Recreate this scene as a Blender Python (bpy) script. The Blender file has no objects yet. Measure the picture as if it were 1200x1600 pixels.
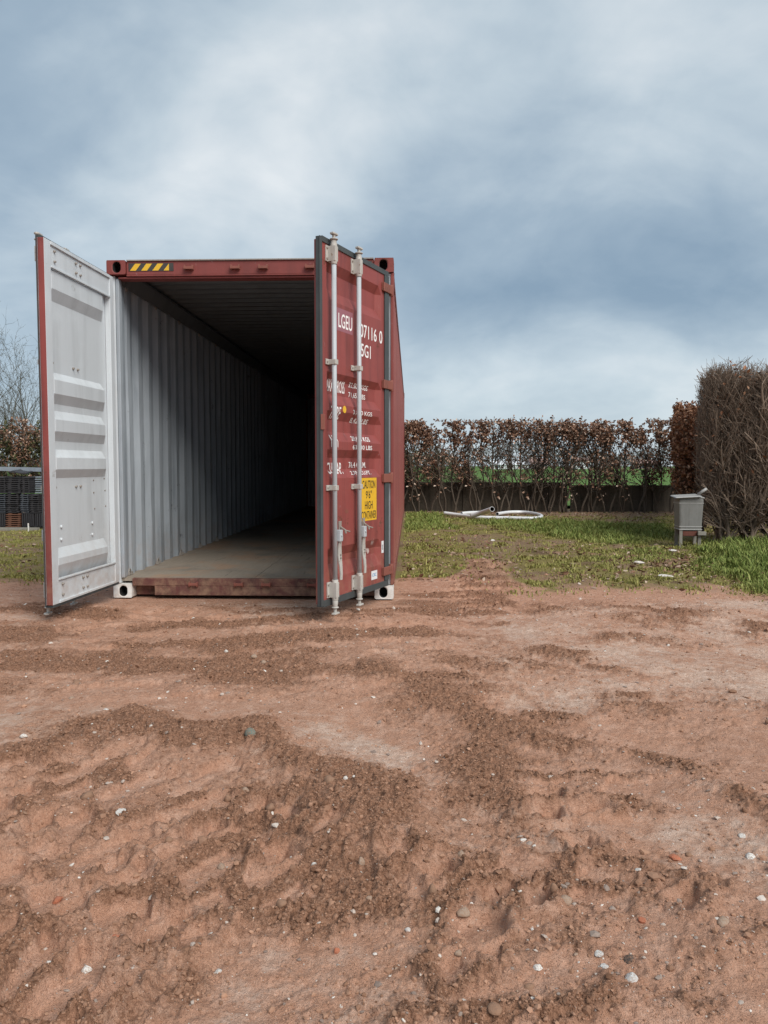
import bpy, bmesh, math, random
import numpy as np
from mathutils import Vector, Matrix

# ------------------------------------------------------------------ camera, sky, sun, exposure
sc = bpy.context.scene
COL = sc.collection
R = math.radians
CAM_H = 1.145
cam_d = bpy.data.cameras.new('camera')
cam = bpy.data.objects.new('camera', cam_d)
COL.objects.link(cam)
cam_d.sensor_fit = 'VERTICAL'
cam_d.sensor_height = 36.0
cam_d.lens = 27.0
cam_d.clip_start = 0.05
cam_d.clip_end = 6000
PITCH = math.atan(72 / 1200)
YAW = math.atan(41 / 1200 * math.cos(PITCH))
cam.location = (0, 0, CAM_H)
cam.rotation_euler = (math.pi / 2 - PITCH, 0, YAW)
sc.camera = cam

SUN_TO = Vector((0.47, -0.58, 0.72)).normalized()
SUN_EL = math.asin(SUN_TO.z)
SUN_AZ = math.atan2(SUN_TO.x, SUN_TO.y)

world = bpy.data.worlds.new('World')
sc.world = world
world.use_nodes = True
wn = world.node_tree.nodes
wl = world.node_tree.links
wn.clear()


def wnode(t, **kw):
    n = wn.new(t)
    for k, v in kw.items():
        setattr(n, k, v)
    return n


w_out = wnode('ShaderNodeOutputWorld')
w_sky = wnode('ShaderNodeTexSky', sky_type='NISHITA', sun_disc=False)
w_sky.sun_elevation = SUN_EL
w_sky.sun_rotation = SUN_AZ
w_bg = wnode('ShaderNodeBackground')
w_bg.inputs['Strength'].default_value = 0.05
wl.new(w_sky.outputs[0], w_bg.inputs['Color'])
# a deck of overcast cloud laid out on a plane high above the ground
w_tc = wnode('ShaderNodeTexCoord')
w_sep = wnode('ShaderNodeSeparateXYZ')
wl.new(w_tc.outputs['Generated'], w_sep.inputs[0])


def wmath(op, a, b=None, c=None):
    n = wnode('ShaderNodeMath', operation=op)
    for i, v in enumerate((a, b, c)):
        if v is None:
            continue
        if isinstance(v, (int, float)):
            n.inputs[i].default_value = v
        else:
            wl.new(v, n.inputs[i])
    return n.outputs[0]


w_h = wmath('ADD', wmath('MAXIMUM', w_sep.outputs['Z'], 0.0), 0.42)
w_px = wmath('DIVIDE', w_sep.outputs['X'], w_h)
w_py = wmath('DIVIDE', w_sep.outputs['Y'], w_h)
w_cmb = wnode('ShaderNodeCombineXYZ')
wl.new(w_px, w_cmb.inputs[0])
wl.new(w_py, w_cmb.inputs[1])


def wnoise(off, scale, detail, rough, dist):
    m = wnode('ShaderNodeMapping')
    m.inputs['Location'].default_value = off
    wl.new(w_cmb.outputs[0], m.inputs['Vector'])
    n = wnode('ShaderNodeTexNoise')
    n.inputs['Scale'].default_value = scale
    n.inputs['Detail'].default_value = detail
    n.inputs['Roughness'].default_value = rough
    n.inputs['Distortion'].default_value = dist
    wl.new(m.outputs[0], n.inputs['Vector'])
    return n.outputs['Fac']


w_n1 = wnoise((14.163, 6.19, 1.98), 1.15, 5.0, 0.48, 0.45)
w_n2 = wnoise((9.298, 3.991, 2.008), 3.4, 6.0, 0.55, 0.3)
w_n3 = wnoise((5.2, 31.7, 2.1), 6.5, 5.0, 0.55, 0.6)
w_mix = wmath('ADD', wmath('ADD', wmath('MULTIPLY', w_n1, 0.68), wmath('MULTIPLY', w_n2, 0.25)), wmath('MULTIPLY', w_n3, 0.07))
w_ramp = wnode('ShaderNodeValToRGB')
cr = w_ramp.color_ramp
cr.elements[0].position = 0.40
cr.elements[0].color = (0.265, 0.375, 0.492, 1)
cr.elements[1].position = 0.665
cr.elements[1].color = (0.86, 0.91, 0.94, 1)
e = cr.elements.new(0.485)
e.color = (0.385, 0.495, 0.600, 1)
e = cr.elements.new(0.565)
e.color = (0.58, 0.68, 0.755, 1)
wl.new(w_mix, w_ramp.inputs['Fac'])
# towards the horizon the deck thins to pale haze all round
w_hz = wnode('ShaderNodeMapRange', interpolation_type='SMOOTHSTEP')
w_hz.inputs['From Min'].default_value = 0.0
w_hz.inputs['From Max'].default_value = 0.22
w_hz.inputs['To Min'].default_value = 0.5
w_hz.inputs['To Max'].default_value = 0.0
wl.new(w_sep.outputs['Z'], w_hz.inputs['Value'])
w_cm = wnode('ShaderNodeMixRGB')
w_cm.inputs['Color2'].default_value = (0.68, 0.79, 0.86, 1)
wl.new(w_hz.outputs[0], w_cm.inputs['Fac'])
wl.new(w_ramp.outputs['Color'], w_cm.inputs['Color1'])
w_cl = wnode('ShaderNodeBackground')
w_cl.inputs['Strength'].default_value = 0.395
wl.new(w_cm.outputs[0], w_cl.inputs['Color'])
w_ms = wnode('ShaderNodeMixShader')
w_ms.inputs['Fac'].default_value = 0.9
wl.new(w_bg.outputs[0], w_ms.inputs[1])
wl.new(w_cl.outputs[0], w_ms.inputs[2])
wl.new(w_ms.outputs[0], w_out.inputs['Surface'])

sun_d = bpy.data.lights.new('sun', 'SUN')
sun_d.energy = 1.5
sun_d.angle = R(40)
sun_d.color = (1.0, 0.96, 0.90)
sun = bpy.data.objects.new('sun', sun_d)
COL.objects.link(sun)
sun.rotation_euler = (-SUN_TO).to_track_quat('-Z', 'Y').to_euler()

sc.view_settings.view_transform = 'Standard'
sc.view_settings.look = 'None'
sc.view_settings.exposure = 1.28
sc.view_settings.gamma = 1.0
sc.view_settings.use_curve_mapping = False
sc.render.engine = 'CYCLES'
sc.cycles.use_denoising = True
sc.cycles.denoiser = 'OPENIMAGEDENOISE'
sc.cycles.denoising_input_passes = 'RGB_ALBEDO_NORMAL'
sc.cycles.denoising_prefilter = 'NONE'
sc.cycles.max_bounces = 6
sc.cycles.diffuse_bounces = 4
sc.cycles.glossy_bounces = 3

# ------------------------------------------------------------------ helpers
_fw = np.array([-math.sin(YAW) * math.cos(PITCH), math.cos(YAW) * math.cos(PITCH), -math.sin(PITCH)])
_rt = np.array([math.cos(YAW), math.sin(YAW), 0.0])
_up = np.cross(_rt, _fw)


def gp(px, py, z=0.0):
    """point of the ground (height z) that a spot in the photograph shows"""
    d = _fw + _rt * (px - 600) / 1200 - _up * (py - 800) / 1200
    t = (z - CAM_H) / d[2]
    return (t * d[0], t * d[1])


def at(px, py, Y):
    d = _fw + _rt * (px - 600) / 1200 - _up * (py - 800) / 1200
    t = Y / d[1]
    return Vector((t * d[0], Y, CAM_H + t * d[2]))


MATS = {}


class NT:
    """small wrapper to write node materials"""

    def __init__(self, name):
        self.m = bpy.data.materials.new(name)
        self.m.use_nodes = True
        self.t = self.m.node_tree
        self.b = self.t.nodes['Principled BSDF']
        self.tc = self.t.nodes.new('ShaderNodeTexCoord')

    def n(self, typ, **kw):
        nd = self.t.nodes.new(typ)
        for k, v in kw.items():
            setattr(nd, k, v)
        return nd

    def put(self, sock, v):
        if isinstance(v, (int, float)):
            sock.default_value = v
        elif isinstance(v, tuple):
            sock.default_value = v if len(v) == len(sock.default_value) else (*v, 1)
        else:
            self.t.links.new(v, sock)

    def noise(self, scale, detail=4, rough=0.55, dist=0.0, stretch=None, out='Fac', space='Object', off=None):
        src = self.tc.outputs[space]
        if stretch or off:
            mp = self.n('ShaderNodeMapping')
            mp.inputs['Scale'].default_value = stretch or (1, 1, 1)
            mp.inputs['Location'].default_value = off or (0, 0, 0)
            self.t.links.new(src, mp.inputs[0])
            src = mp.outputs[0]
        nd = self.n('ShaderNodeTexNoise')
        nd.inputs['Scale'].default_value = scale
        nd.inputs['Detail'].default_value = detail
        nd.inputs['Roughness'].default_value = rough
        nd.inputs['Distortion'].default_value = dist
        self.t.links.new(src, nd.inputs['Vector'])
        return nd.outputs[out]

    def ramp(self, v, a, b, lo=0.0, hi=1.0):
        nd = self.n('ShaderNodeMapRange', interpolation_type='SMOOTHSTEP')
        nd.inputs['From Min'].default_value = a
        nd.inputs['From Max'].default_value = b
        nd.inputs['To Min'].default_value = lo
        nd.inputs['To Max'].default_value = hi
        self.put(nd.inputs['Value'], v)
        return nd.outputs[0]

    def mix(self, f, a, b, mode='MIX'):
        nd = self.n('ShaderNodeMixRGB', blend_type=mode)
        self.put(nd.inputs['Fac'], f)
        self.put(nd.inputs['Color1'], a)
        self.put(nd.inputs['Color2'], b)
        return nd.outputs[0]

    def math(self, op, a, b=0.0):
        nd = self.n('ShaderNodeMath', operation=op)
        self.put(nd.inputs[0], a)
        self.put(nd.inputs[1], b)
        return nd.outputs[0]

    def attr(self, name):
        nd = self.n('ShaderNodeAttribute', attribute_name=name)
        return nd.outputs['Fac']

    def bump(self, h, strength, dist, prev=None):
        nd = self.n('ShaderNodeBump')
        nd.inputs['Strength'].default_value = strength
        nd.inputs['Distance'].default_value = dist
        self.t.links.new(h, nd.inputs['Height'])
        if prev is not None:
            self.t.links.new(prev, nd.inputs['Normal'])
        return nd.outputs[0]

    def done(self, color=None, rough=None, normal=None, metal=None, spec=None):
        if color is not None:
            self.put(self.b.inputs['Base Color'], color)
        if rough is not None:
            self.put(self.b.inputs['Roughness'], rough)
        if normal is not None:
            self.t.links.new(normal, self.b.inputs['Normal'])
        if metal is not None:
            self.put(self.b.inputs['Metallic'], metal)
        if spec is not None:
            self.b.inputs['Specular IOR Level'].default_value = spec
        return self.m


class MB:
    """collects the shapes of ONE mesh"""

    def __init__(self):
        self.v, self.f, self.m, self.s = [], [], [], []

    def add(self, vs, fs, mi=0, smooth=False):
        o = len(self.v)
        self.v += [tuple(p) for p in vs]
        for f in fs:
            self.f.append(tuple(i + o for i in f))
            self.m.append(mi)
            self.s.append(smooth)

    def box(self, a, b, mi=0, face_mats=None):
        x0, y0, z0 = a
        x1, y1, z1 = b
        if x0 > x1: x0, x1 = x1, x0
        if y0 > y1: y0, y1 = y1, y0
        if z0 > z1: z0, z1 = z1, z0
        vs = [(x0, y0, z0), (x1, y0, z0), (x1, y1, z0), (x0, y1, z0), (x0, y0, z1), (x1, y0, z1), (x1, y1, z1), (x0, y1, z1)]
        fs = [(0, 3, 2, 1), (4, 5, 6, 7), (0, 1, 5, 4), (1, 2, 6, 5), (2, 3, 7, 6), (3, 0, 4, 7)]  # -z +z -y +x +y -x
        for i, f in enumerate(fs):
            mm = mi if not face_mats or face_mats.get(i) is None else face_mats[i]
            o = len(self.v)
            self.add([vs[k] for k in f], [(0, 1, 2, 3)], mm)
        return self

    def prism(self, poly, axis, a, b, mi=0):
        """extrude a 2-D polygon along axis (0,1,2) from a to b"""
        def P(p, t):
            q = [0, 0, 0]
            o = [i for i in range(3) if i != axis]
            q[o[0]], q[o[1]], q[axis] = p[0], p[1], t
            return q
        n = len(poly)
        vs = [P(p, a) for p in poly] + [P(p, b) for p in poly]
        fs = [tuple(range(n))[::-1], tuple(range(n, 2 * n))] + [(i, (i + 1) % n, n + (i + 1) % n, n + i) for i in range(n)]
        self.add(vs, fs, mi)
        return self

    def tube(self, pts, rad, seg=10, mi=0, cap=True, smooth=True):
        pts = [Vector(p) for p in pts]
        if isinstance(rad, (int, float)):
            rad = [rad] * len(pts)
        vs, fs = [], []
        prev = None
        for i, p in enumerate(pts):
            t = (pts[min(i + 1, len(pts) - 1)] - pts[max(i - 1, 0)]).normalized()
            if prev is None:
                a = t.orthogonal().normalized()
            else:
                a = (prev - t * prev.dot(t)).normalized()
            prev = a
            b = t.cross(a)
            for k in range(seg):
                an = 2 * math.pi * k / seg
                vs.append(p + (a * math.cos(an) + b * math.sin(an)) * rad[i])
        for i in range(len(pts) - 1):
            for k in range(seg):
                k2 = (k + 1) % seg
                fs.append((i * seg + k, i * seg + k2, (i + 1) * seg + k2, (i + 1) * seg + k))
        self.add(vs, fs, mi, smooth)
        if cap:
            n = len(pts)
            o = len(self.v) - len(vs)
            self.f.append(tuple(o + k for k in range(seg))[::-1]); self.m.append(mi); self.s.append(False)
            self.f.append(tuple(o + (n - 1) * seg + k for k in range(seg))); self.m.append(mi); self.s.append(False)
        return self

    def mesh(self, name, mats):
        me = bpy.data.meshes.new(name)
        me.from_pydata(self.v, [], self.f)
        for m in (mats if isinstance(mats, (list, tuple)) else [mats]):
            me.materials.append(m)
        me.polygons.foreach_set('material_index', self.m)
        me.polygons.foreach_set('use_smooth', self.s)
        bm = bmesh.new()
        bm.from_mesh(me)
        bmesh.ops.remove_doubles(bm, verts=bm.verts, dist=1e-5)
        bmesh.ops.recalc_face_normals(bm, faces=bm.faces)
        bm.to_mesh(me)
        bm.free()
        return me

    def build(self, name, mats, parent=None, bevel=0.0, loc=None, seg=2):
        o = bpy.data.objects.new(name, self.mesh(name, mats))
        COL.objects.link(o)
        if parent:
            o.parent = parent
        if loc:
            o.location = loc
        if bevel:
            md = o.modifiers.new('bevel', 'BEVEL')
            md.width = bevel
            md.segments = seg
            md.limit_method = 'ANGLE'
            md.angle_limit = R(40)
        return o


def tag(o, label=None, cat=None, group=None, kind=None):
    for k, v in (('label', label), ('category', cat), ('group', group), ('kind', kind)):
        if v:
            o[k] = v
    return o


def empty(name, loc, rz=0.0):
    o = bpy.data.objects.new(name, None)
    COL.objects.link(o)
    o.location = loc
    o.rotation_euler = (0, 0, rz)
    o.empty_display_size = 0.2
    return o


def link(name, me, parent=None, loc=(0, 0, 0), rot=(0, 0, 0), scl=(1, 1, 1)):
    o = bpy.data.objects.new(name, me)
    COL.objects.link(o)
    o.parent = parent
    o.location, o.rotation_euler, o.scale = loc, rot, scl
    return o


def np_mesh(name, verts, faces, mats, smooth=False, attrs=None):
    """fast mesh from arrays; faces is (n,3) or (n,4)"""
    me = bpy.data.meshes.new(name)
    verts = np.asarray(verts, np.float32)
    faces = np.asarray(faces, np.int32)
    k = faces.shape[1]
    me.vertices.add(len(verts))
    me.vertices.foreach_set('co', verts.ravel())
    me.loops.add(faces.size)
    me.loops.foreach_set('vertex_index', faces.ravel())
    me.polygons.add(len(faces))
    me.polygons.foreach_set('loop_start', np.arange(0, faces.size, k, dtype=np.int32))
    me.polygons.foreach_set('use_smooth', np.full(len(faces), smooth))
    for m in (mats if isinstance(mats, (list, tuple)) else [mats]):
        me.materials.append(m)
    for an, av in (attrs or {}).items():
        a = me.attributes.new(an, 'FLOAT', 'POINT')
        a.data.foreach_set('value', np.asarray(av, np.float32).ravel())
    me.update(calc_edges=True)
    me.validate()
    return me


# ------------------------------------------------------------------ numpy noise
_rs = np.random.RandomState(7)
_perm = np.concatenate([_rs.permutation(512)] * 3)
_ga = _rs.rand(512) * 2 * np.pi
_gx, _gy = np.cos(_ga), np.sin(_ga)


def pnoise(x, y):
    xi, yi = np.floor(x).astype(np.int64), np.floor(y).astype(np.int64)
    xf, yf = x - xi, y - yi
    u = xf * xf * xf * (xf * (xf * 6 - 15) + 10)
    v = yf * yf * yf * (yf * (yf * 6 - 15) + 10)

    def g(ix, iy, dx, dy):
        h = _perm[_perm[ix & 511] + (iy & 511)]
        return _gx[h] * dx + _gy[h] * dy
    a = g(xi, yi, xf, yf)
    b = g(xi + 1, yi, xf - 1, yf)
    c = g(xi, yi + 1, xf, yf - 1)
    d = g(xi + 1, yi + 1, xf - 1, yf - 1)
    return (a + (b - a) * u + (c - a) * v + (a - b - c + d) * u * v) * 1.5


def fbm(x, y, s, octv=4, seed=0.0, gain=0.5):
    t, amp, f = 0, 1.0, s
    for i in range(octv):
        t = t + amp * pnoise(x * f + 37.7 * seed + 11.3 * i, y * f - 19.1 * seed + 5.9 * i)
        amp *= gain
        f *= 2.03
    return t


def sstep(a, b, t):
    t = np.clip((t - a) / (b - a), 0, 1)
    return t * t * (3 - 2 * t)


def pl_dist(x, y, pts):
    """distance to a polyline"""
    d = np.full(x.shape, 1e9)
    for (ax, ay), (bx, by) in zip(pts[:-1], pts[1:]):
        ux, uy = bx - ax, by - ay
        t = np.clip(((x - ax) * ux + (y - ay) * uy) / (ux * ux + uy * uy), 0, 1)
        d = np.minimum(d, np.hypot(x - ax - t * ux, y - ay - t * uy))
    return d


def pg_sd(x, y, pts):
    """signed distance to a polygon, positive inside"""
    ins = np.zeros(x.shape, bool)
    cl = list(pts) + [pts[0]]
    for (ax, ay), (bx, by) in zip(cl[:-1], cl[1:]):
        if ay == by:
            continue
        c = ((ay > y) != (by > y)) & (x < (bx - ax) * (y - ay) / (by - ay) + ax)
        ins ^= c
    d = pl_dist(x, y, cl)
    return np.where(ins, d, -d)


def G(*pp):
    return [gp(*p) for p in pp]


# ------------------------------------------------------------------ terrain: heights and soil masks
R1 = G((-500, 1260), (-150, 1225), (0, 1200), (100, 1165), (250, 1150), (400, 1175), (520, 1230), (620, 1300), (640, 1390), (560, 1440), (440, 1470), (330, 1530), (200, 1620), (-300, 1700), (-700, 1500))
BERM = G((-400, 1235), (-150, 1215), (0, 1190), (120, 1160), (260, 1145), (400, 1165), (500, 1215), (570, 1265), (625, 1310))
R2 = G((770, 1215), (900, 1195), (1060, 1215), (1040, 1270), (960, 1300), (800, 1300), (730, 1260))
R4 = G((560, 1330), (760, 1300), (900, 1340), (1020, 1380), (1000, 1500), (860, 1520), (700, 1490), (560, 1440))
R3 = G((705, 960), (700, 900), (740, 872), (800, 876), (815, 910), (800, 950))
EL = G((480, 1050), (620, 1065), (720, 1100), (765, 1170), (735, 1245), (690, 1310), (640, 1340))
GL = G((770, 1130), (870, 1155), (960, 1170), (1050, 1205), (1160, 1235), (1300, 1240))
HL = G((930, 1330), (1050, 1390), (1110, 1440), (1200, 1480), (1300, 1500))
KL = G((560, 1590), (700, 1620), (860, 1590), (1000, 1585), (1200, 1600))
DUST = [G((400, 1135), (560, 1120), (690, 1180), (710, 1235), (560, 1255), (480, 1195)),
        G((740, 960), (1200, 925), (1600, 930), (1600, 1130), (1100, 1115), (900, 1125), (770, 1105), (720, 1040)),
        G((300, 1530), (480, 1480), (640, 1490), (720, 1560), (700, 1680), (200, 1680)),
        G((940, 1260), (1200, 1235), (1450, 1260), (1450, 1420), (1180, 1410), (1020, 1340)),
        G((330, 945), (520, 940), (470, 980), (360, 985)),
        G((-200, 960), (60, 965), (90, 1010), (-200, 1030)),
        G((-300, 1105), (60, 1100), (250, 1118), (430, 1128), (300, 1142), (120, 1145), (-300, 1160)),
        G((640, 1265), (820, 1290), (900, 1320), (760, 1330), (660, 1300))]
PATCH = [(910, 1032, .16), (885, 1028, .12), (1010, 975, .3), (1060, 972, .25), (1075, 1004, .16), (800, 1052, .28), (760, 1043, .2), (1000, 1090, .14), (940, 1045, .14),
         (1140, 1100, .18), (1010, 1115, .22), (850, 955, .25), (965, 955, .25), (1080, 960, .3), (1180, 985, .25), (870, 1005, .12), (950, 1000, .2), (1190, 1120, .16), (840, 1120, .15)]
PADS = [[(c / 2, 1100 + d / 2) for (c, d) in q] for q in (
    [(-60, 520), (60, 480), (95, 500), (60, 560), (-60, 620)], [(40, 650), (110, 580), (250, 570), (300, 580), (250, 680), (120, 700)],
    [(270, 680), (390, 610), (470, 610), (480, 640), (400, 710), (330, 740)], [(-60, 700), (60, 670), (80, 700), (0, 760), (-60, 790)],
    [(0, 880), (130, 730), (220, 760), (190, 800), (60, 900), (0, 960)], [(20, 990), (260, 790), (340, 790), (380, 820), (330, 860), (180, 990)],
    [(400, 720), (500, 640), (590, 650), (600, 690), (480, 780), (420, 770)], [(170, 370), (260, 330), (300, 350), (240, 420), (190, 420)],
    [(560, 400), (660, 345), (690, 360), (600, 425)], [(370, 380), (480, 345), (580, 330), (520, 375)], [(860, 320), (920, 300), (950, 360), (880, 375)],
    [(980, 400), (1040, 370), (1095, 380), (1050, 430), (990, 435)], [(810, 450), (880, 430), (925, 460), (860, 490), (815, 490)],
    [(550, 720), (640, 680), (700, 700), (640, 760), (560, 790)], [(60, 420), (80, 360), (165, 340), (150, 395)], [(-50, 225), (80, 195), (100, 215), (0, 248), (-50, 255)],
    [(750, 310), (830, 280), (845, 300), (770, 340)], [(260, 910), (330, 870), (420, 900), (300, 990)], [(-80, 330), (-10, 300), (50, 320), (-20, 370), (-80, 380)],
    [(480, 470), (560, 430), (600, 445), (520, 500)], [(300, 500), (390, 460), (420, 480), (340, 530)])]
PADS += [[(600 + c / 2, 1200 + d / 2) for (c, d) in q] for q in (
    [(230, 480), (290, 460), (380, 480), (370, 540), (280, 570), (220, 540)], [(430, 420), (500, 370), (530, 390), (520, 450), (440, 470)],
    [(100, 330), (200, 310), (240, 330), (160, 360)], [(430, 82), (550, 78), (555, 102), (430, 104)], [(440, 128), (550, 123), (562, 150), (440, 156)],
    [(590, 115), (690, 108), (725, 130), (600, 142)], [(310, 390), (400, 360), (420, 400), (360, 440), (310, 430)], [(0, 270), (60, 258), (95, 290), (20, 330)],
    [(900, 420), (970, 390), (1005, 430), (950, 480)], [(150, 620), (240, 600), (300, 640), (220, 680)], [(560, 230), (640, 220), (680, 250), (590, 262)])]
PADS = [G(*q) for q in PADS]


def terrain(x, y, fine=True):
    x = np.asarray(x, float)
    y = np.asarray(y, float)
    wx = x + 0.16 * fbm(x, y, 1.7, 3, 1)
    wy = y + 0.16 * fbm(x, y, 1.7, 3, 2)
    r = np.hypot(x, y)
    near = 1 - sstep(7.5, 10.5, y)
    # ---- masks
    m1 = sstep(-0.04, 0.14, pg_sd(wx, wy, R1))
    m2 = sstep(-0.06, 0.14, pg_sd(wx, wy, R2))
    m3 = sstep(-0.08, 0.14, pg_sd(wx, wy, R3))
    m4 = sstep(-0.05, 0.12, pg_sd(wx, wy, R4))
    berm = np.exp(-(pl_dist(wx, wy, BERM) / 0.17) ** 2)
    el = np.exp(-(pl_dist(wx, wy, EL) / 0.22) ** 2)
    gl = np.exp(-(pl_dist(wx, wy, GL) / 0.10) ** 2)
    hl = np.exp(-(pl_dist(wx, wy, HL) / 0.10) ** 2)
    kl = np.exp(-(pl_dist(wx, wy, KL) / 0.07) ** 2)
    band = sstep(3.55, 3.95, wy) * (1 - sstep(5.9, 6.45, wy)) * sstep(-4.6, -3.6, wx) * (1 - sstep(0.15, 0.75, wx + 0.25 * (wy - 4.5)))
    band2 = sstep(5.4, 5.9, wy) * (1 - sstep(6.9, 7.3, wy)) * sstep(-0.3, 0.1, wx) * (1 - sstep(0.7, 1.1, wx))
    pt = 0
    for (a, b, rad) in PATCH:
        cx, cy = gp(a, b)
        pt = np.maximum(pt, np.exp(-(((wx - cx) / (1.3 * rad)) ** 2 + ((wy - cy) / rad) ** 2) * 1.2))

    # ---- tyre lug prints: pads pressed flat, soil squeezed up between them
    def lugs(dx, dy, pitch, length, ph):
        L = math.hypot(dx, dy)
        dx, dy = dx / L, dy / L
        q = (x * dy - y * dx) / pitch + ph + 0.30 * fbm(x, y, 1.3, 2, 5)
        s = (x * dx + y * dy) / length + 0.45 * (np.floor(q) % 2) + 0.4 * fbm(x, y, 1.3, 2, 6)
        tq = 1 - np.abs((q % 1) - 0.5) * 2
        ts = 1 - np.abs((s % 1) - 0.5) * 2
        rag = 0.16 * fbm(x, y, 17, 3, 8) + 0.12 * fbm(x, y, 5, 2, 9)
        return sstep(0.26, 0.40, tq + rag) * sstep(0.18, 0.30, ts + rag * .7) * sstep(-.22, -.02, fbm(x, y, 1.5, 2, 10 + ph))
    p1 = lugs(0.090, 0.150, 0.150, 0.36, 0.1)
    p2 = lugs(1.0, 0.12, 0.19, 0.48, 0.3)
    p3 = lugs(1.0, 0.0, 0.21, 1.3, 0.2)
    p4 = lugs(0.50, 1.0, 0.21, 0.34, 0.6)
    pb = lugs(1.0, 0.25, 0.30, 0.8, 0.0)
    p1 = p1 * sstep(.02, .10, pg_sd(wx, wy, R1) * .35 + .13 * fbm(x, y, 2.6, 3, 17) + .02 * 0)
    pad = np.maximum.reduce([m1 * p1 * (1 - berm), m2 * p2, m3 * p3, m4 * p4])
    lug = np.maximum.reduce([m1 * (1 - p1), m2 * (1 - p2), m3 * (1 - p3), m4 * (1 - p4)])
    xp = np.zeros(x.shape)
    rim = np.zeros(x.shape)
    ex = .016 * fbm(x, y, 13, 3, 18)
    for q in PADS:
        qx, qy = [p[0] for p in q], [p[1] for p in q]
        sel = (x > min(qx) - .12) & (x < max(qx) + .12) & (y > min(qy) - .12) & (y < max(qy) + .12)
        if not sel.any():
            continue
        sd = pg_sd(x[sel], y[sel], q) + ex[sel]
        xp[sel] = np.maximum(xp[sel], sstep(-.004, .014, sd))
        rim[sel] = np.maximum(rim[sel], np.exp(-((sd + .024) / .020) ** 2))
    rim = rim * (1 - xp)
    zone = np.maximum(m1, m4)
    pad = np.maximum(pad * (1 - .35 * zone), xp)
    lug = np.maximum(lug * (1 - xp), rim * .95) * (1 - xp)
    patchy = sstep(-0.30, 0.25, fbm(x, y, 2.3, 4, 11))
    streak = sstep(-0.25, 0.35, fbm(x * 0.55, y * 1.7, 1.6, 4, 12))
    fresh = np.maximum.reduce([lug * (0.45 + 0.55 * patchy), berm * 0.98, el * (0.55 + .45 * patchy), gl * (.4 + .6 * patchy), hl * (.4 + .6 * patchy), kl * patchy,
                               band * (0.25 + 0.75 * streak) * (1 - 0.55 * pb * sstep(0.0, .4, fbm(x, y, .9, 2, 14))), band2 * streak, pt * (.45 + .55 * patchy)])
    fresh = np.clip(fresh + 0.35 * sstep(0.18, 0.55, fbm(x, y, 1.9, 4, 15)) * near, 0, 1) * (1 - 0.75 * pad)
    dust = 0
    for pg in DUST:
        dust = np.maximum(dust, sstep(-0.22, 0.30, pg_sd(wx, wy, pg) + .10 * fbm(x, y, 4.5, 3, 24)))
    dust = np.clip(dust * (0.55 + 0.45 * sstep(-.4, .4, fbm(x, y, 2.1, 4, 21))) + 0.35 * sstep(0.15, .6, fbm(x, y, 0.9, 3, 22)), 0, 1)
    dust = dust * (1 - fresh) * (1 - 0.5 * pad)
    # ---- grass
    yb = 6.95 + 0.28 * fbm(x, y, 0.8, 3, 31) + np.where(x < -2.0, 0.35, 0) + 0.9 * np.exp(-((x - 0.15) / 0.5) ** 2) - 0.12 * np.clip(x - 1.5, 0, 3)
    grass = sstep(-0.25, 0.75, wy - yb)
    zone_t = sstep(-.1, 1.1, wy - yb + .3 * fbm(x, y, 3.1, 3, 36)) * (1 - .8 * m3)
    bare = np.maximum(sstep(-0.05, 0.32, fbm(x, y, 0.85, 4, 33)) * 0.8, sstep(.15, .5, fbm(x, y, 2.4, 3, 34)) * .7)
    gx1, gy1 = gp(1060, 878)
    bare = np.maximum(bare, np.exp(-(((wx - gx1) / .8) ** 2 + ((wy - gy1) / .8) ** 2)))
    bare = np.maximum(bare, sstep(17.2, 18.0, wy) * (1 - sstep(20, 20.5, y)))
    bare = np.maximum(bare, np.exp(-(pl_dist(wx, wy, G((745, 838), (760, 848), (730, 842))) / .5) ** 2))
    trk = np.exp(-(pl_dist(wx, wy, G((760, 905), (775, 880), (768, 855), (748, 838))) / .34) ** 2)
    bare = np.maximum(bare, .85 * trk)
    grass = grass * (1 - 0.85 * bare) * (1 - 0.9 * m3)
    fresh = fresh * (1 - sstep(0, .5, grass))
    dust = dust * (1 - sstep(0, .6, grass))
    pad = pad * (1 - .5 * sstep(0, .6, grass))
    # ---- height
    h = 0.030 * fbm(x, y, 0.55, 3, 41) * sstep(0.8, 2.5, r) * near
    h = h + 0.016 * fbm(x, y, 1.6, 2, 42) * near
    h = h + 0.055 * berm + 0.018 * el * patchy + 0.022 * gl + 0.020 * hl + 0.02 * kl + 0.022 * pt * patchy
    h = h + m1 * (0.019 * (1 - p1) - 0.008) + m2 * (0.018 * (1 - p2) - 0.010) + m4 * (0.017 * (1 - p4) - 0.007) + m3 * (0.03 * (1 - p3) - 0.02)
    h = h + band * 0.018 * (1 - pb) + 0.024 * rim - 0.018 * xp
    if fine:
        k = np.clip(fresh * 1.1, 0, 1)
        f1 = fbm(x, y, 9.0, 3, 51)
        f2 = fbm(x, y, 30.0, 3, 52)
        lump = np.maximum(f2, -0.1)
        h = h + k * (0.009 * f1 + 0.012 * lump) + (1 - k) * (0.0035 * f1 + 0.0018 * f2) * near
        rid = 1 - np.abs(fbm(x, y, 13.0, 2, 53))
        h = h + k * 0.010 * (rid - 0.7) * near
        bl = np.abs(pnoise(x * 21 + 3.3, y * 21 - 8.1)) + .55 * np.abs(pnoise(x * 47 - 5.7, y * 47 + 2.2))
        h = h + (k * 0.020 + (1 - k) * 0.0022) * (bl - .35) * near
        h = h + (1 - near) * 0.02 * fbm(x, y, 2.2, 3, 54)
    # the container stands on firm level ground
    cx = np.clip(np.maximum(-2.62 - x, x + 0.10), 0, None)
    cy = np.clip(np.maximum(6.45 - y, y - 18.8), 0, None)
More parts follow.
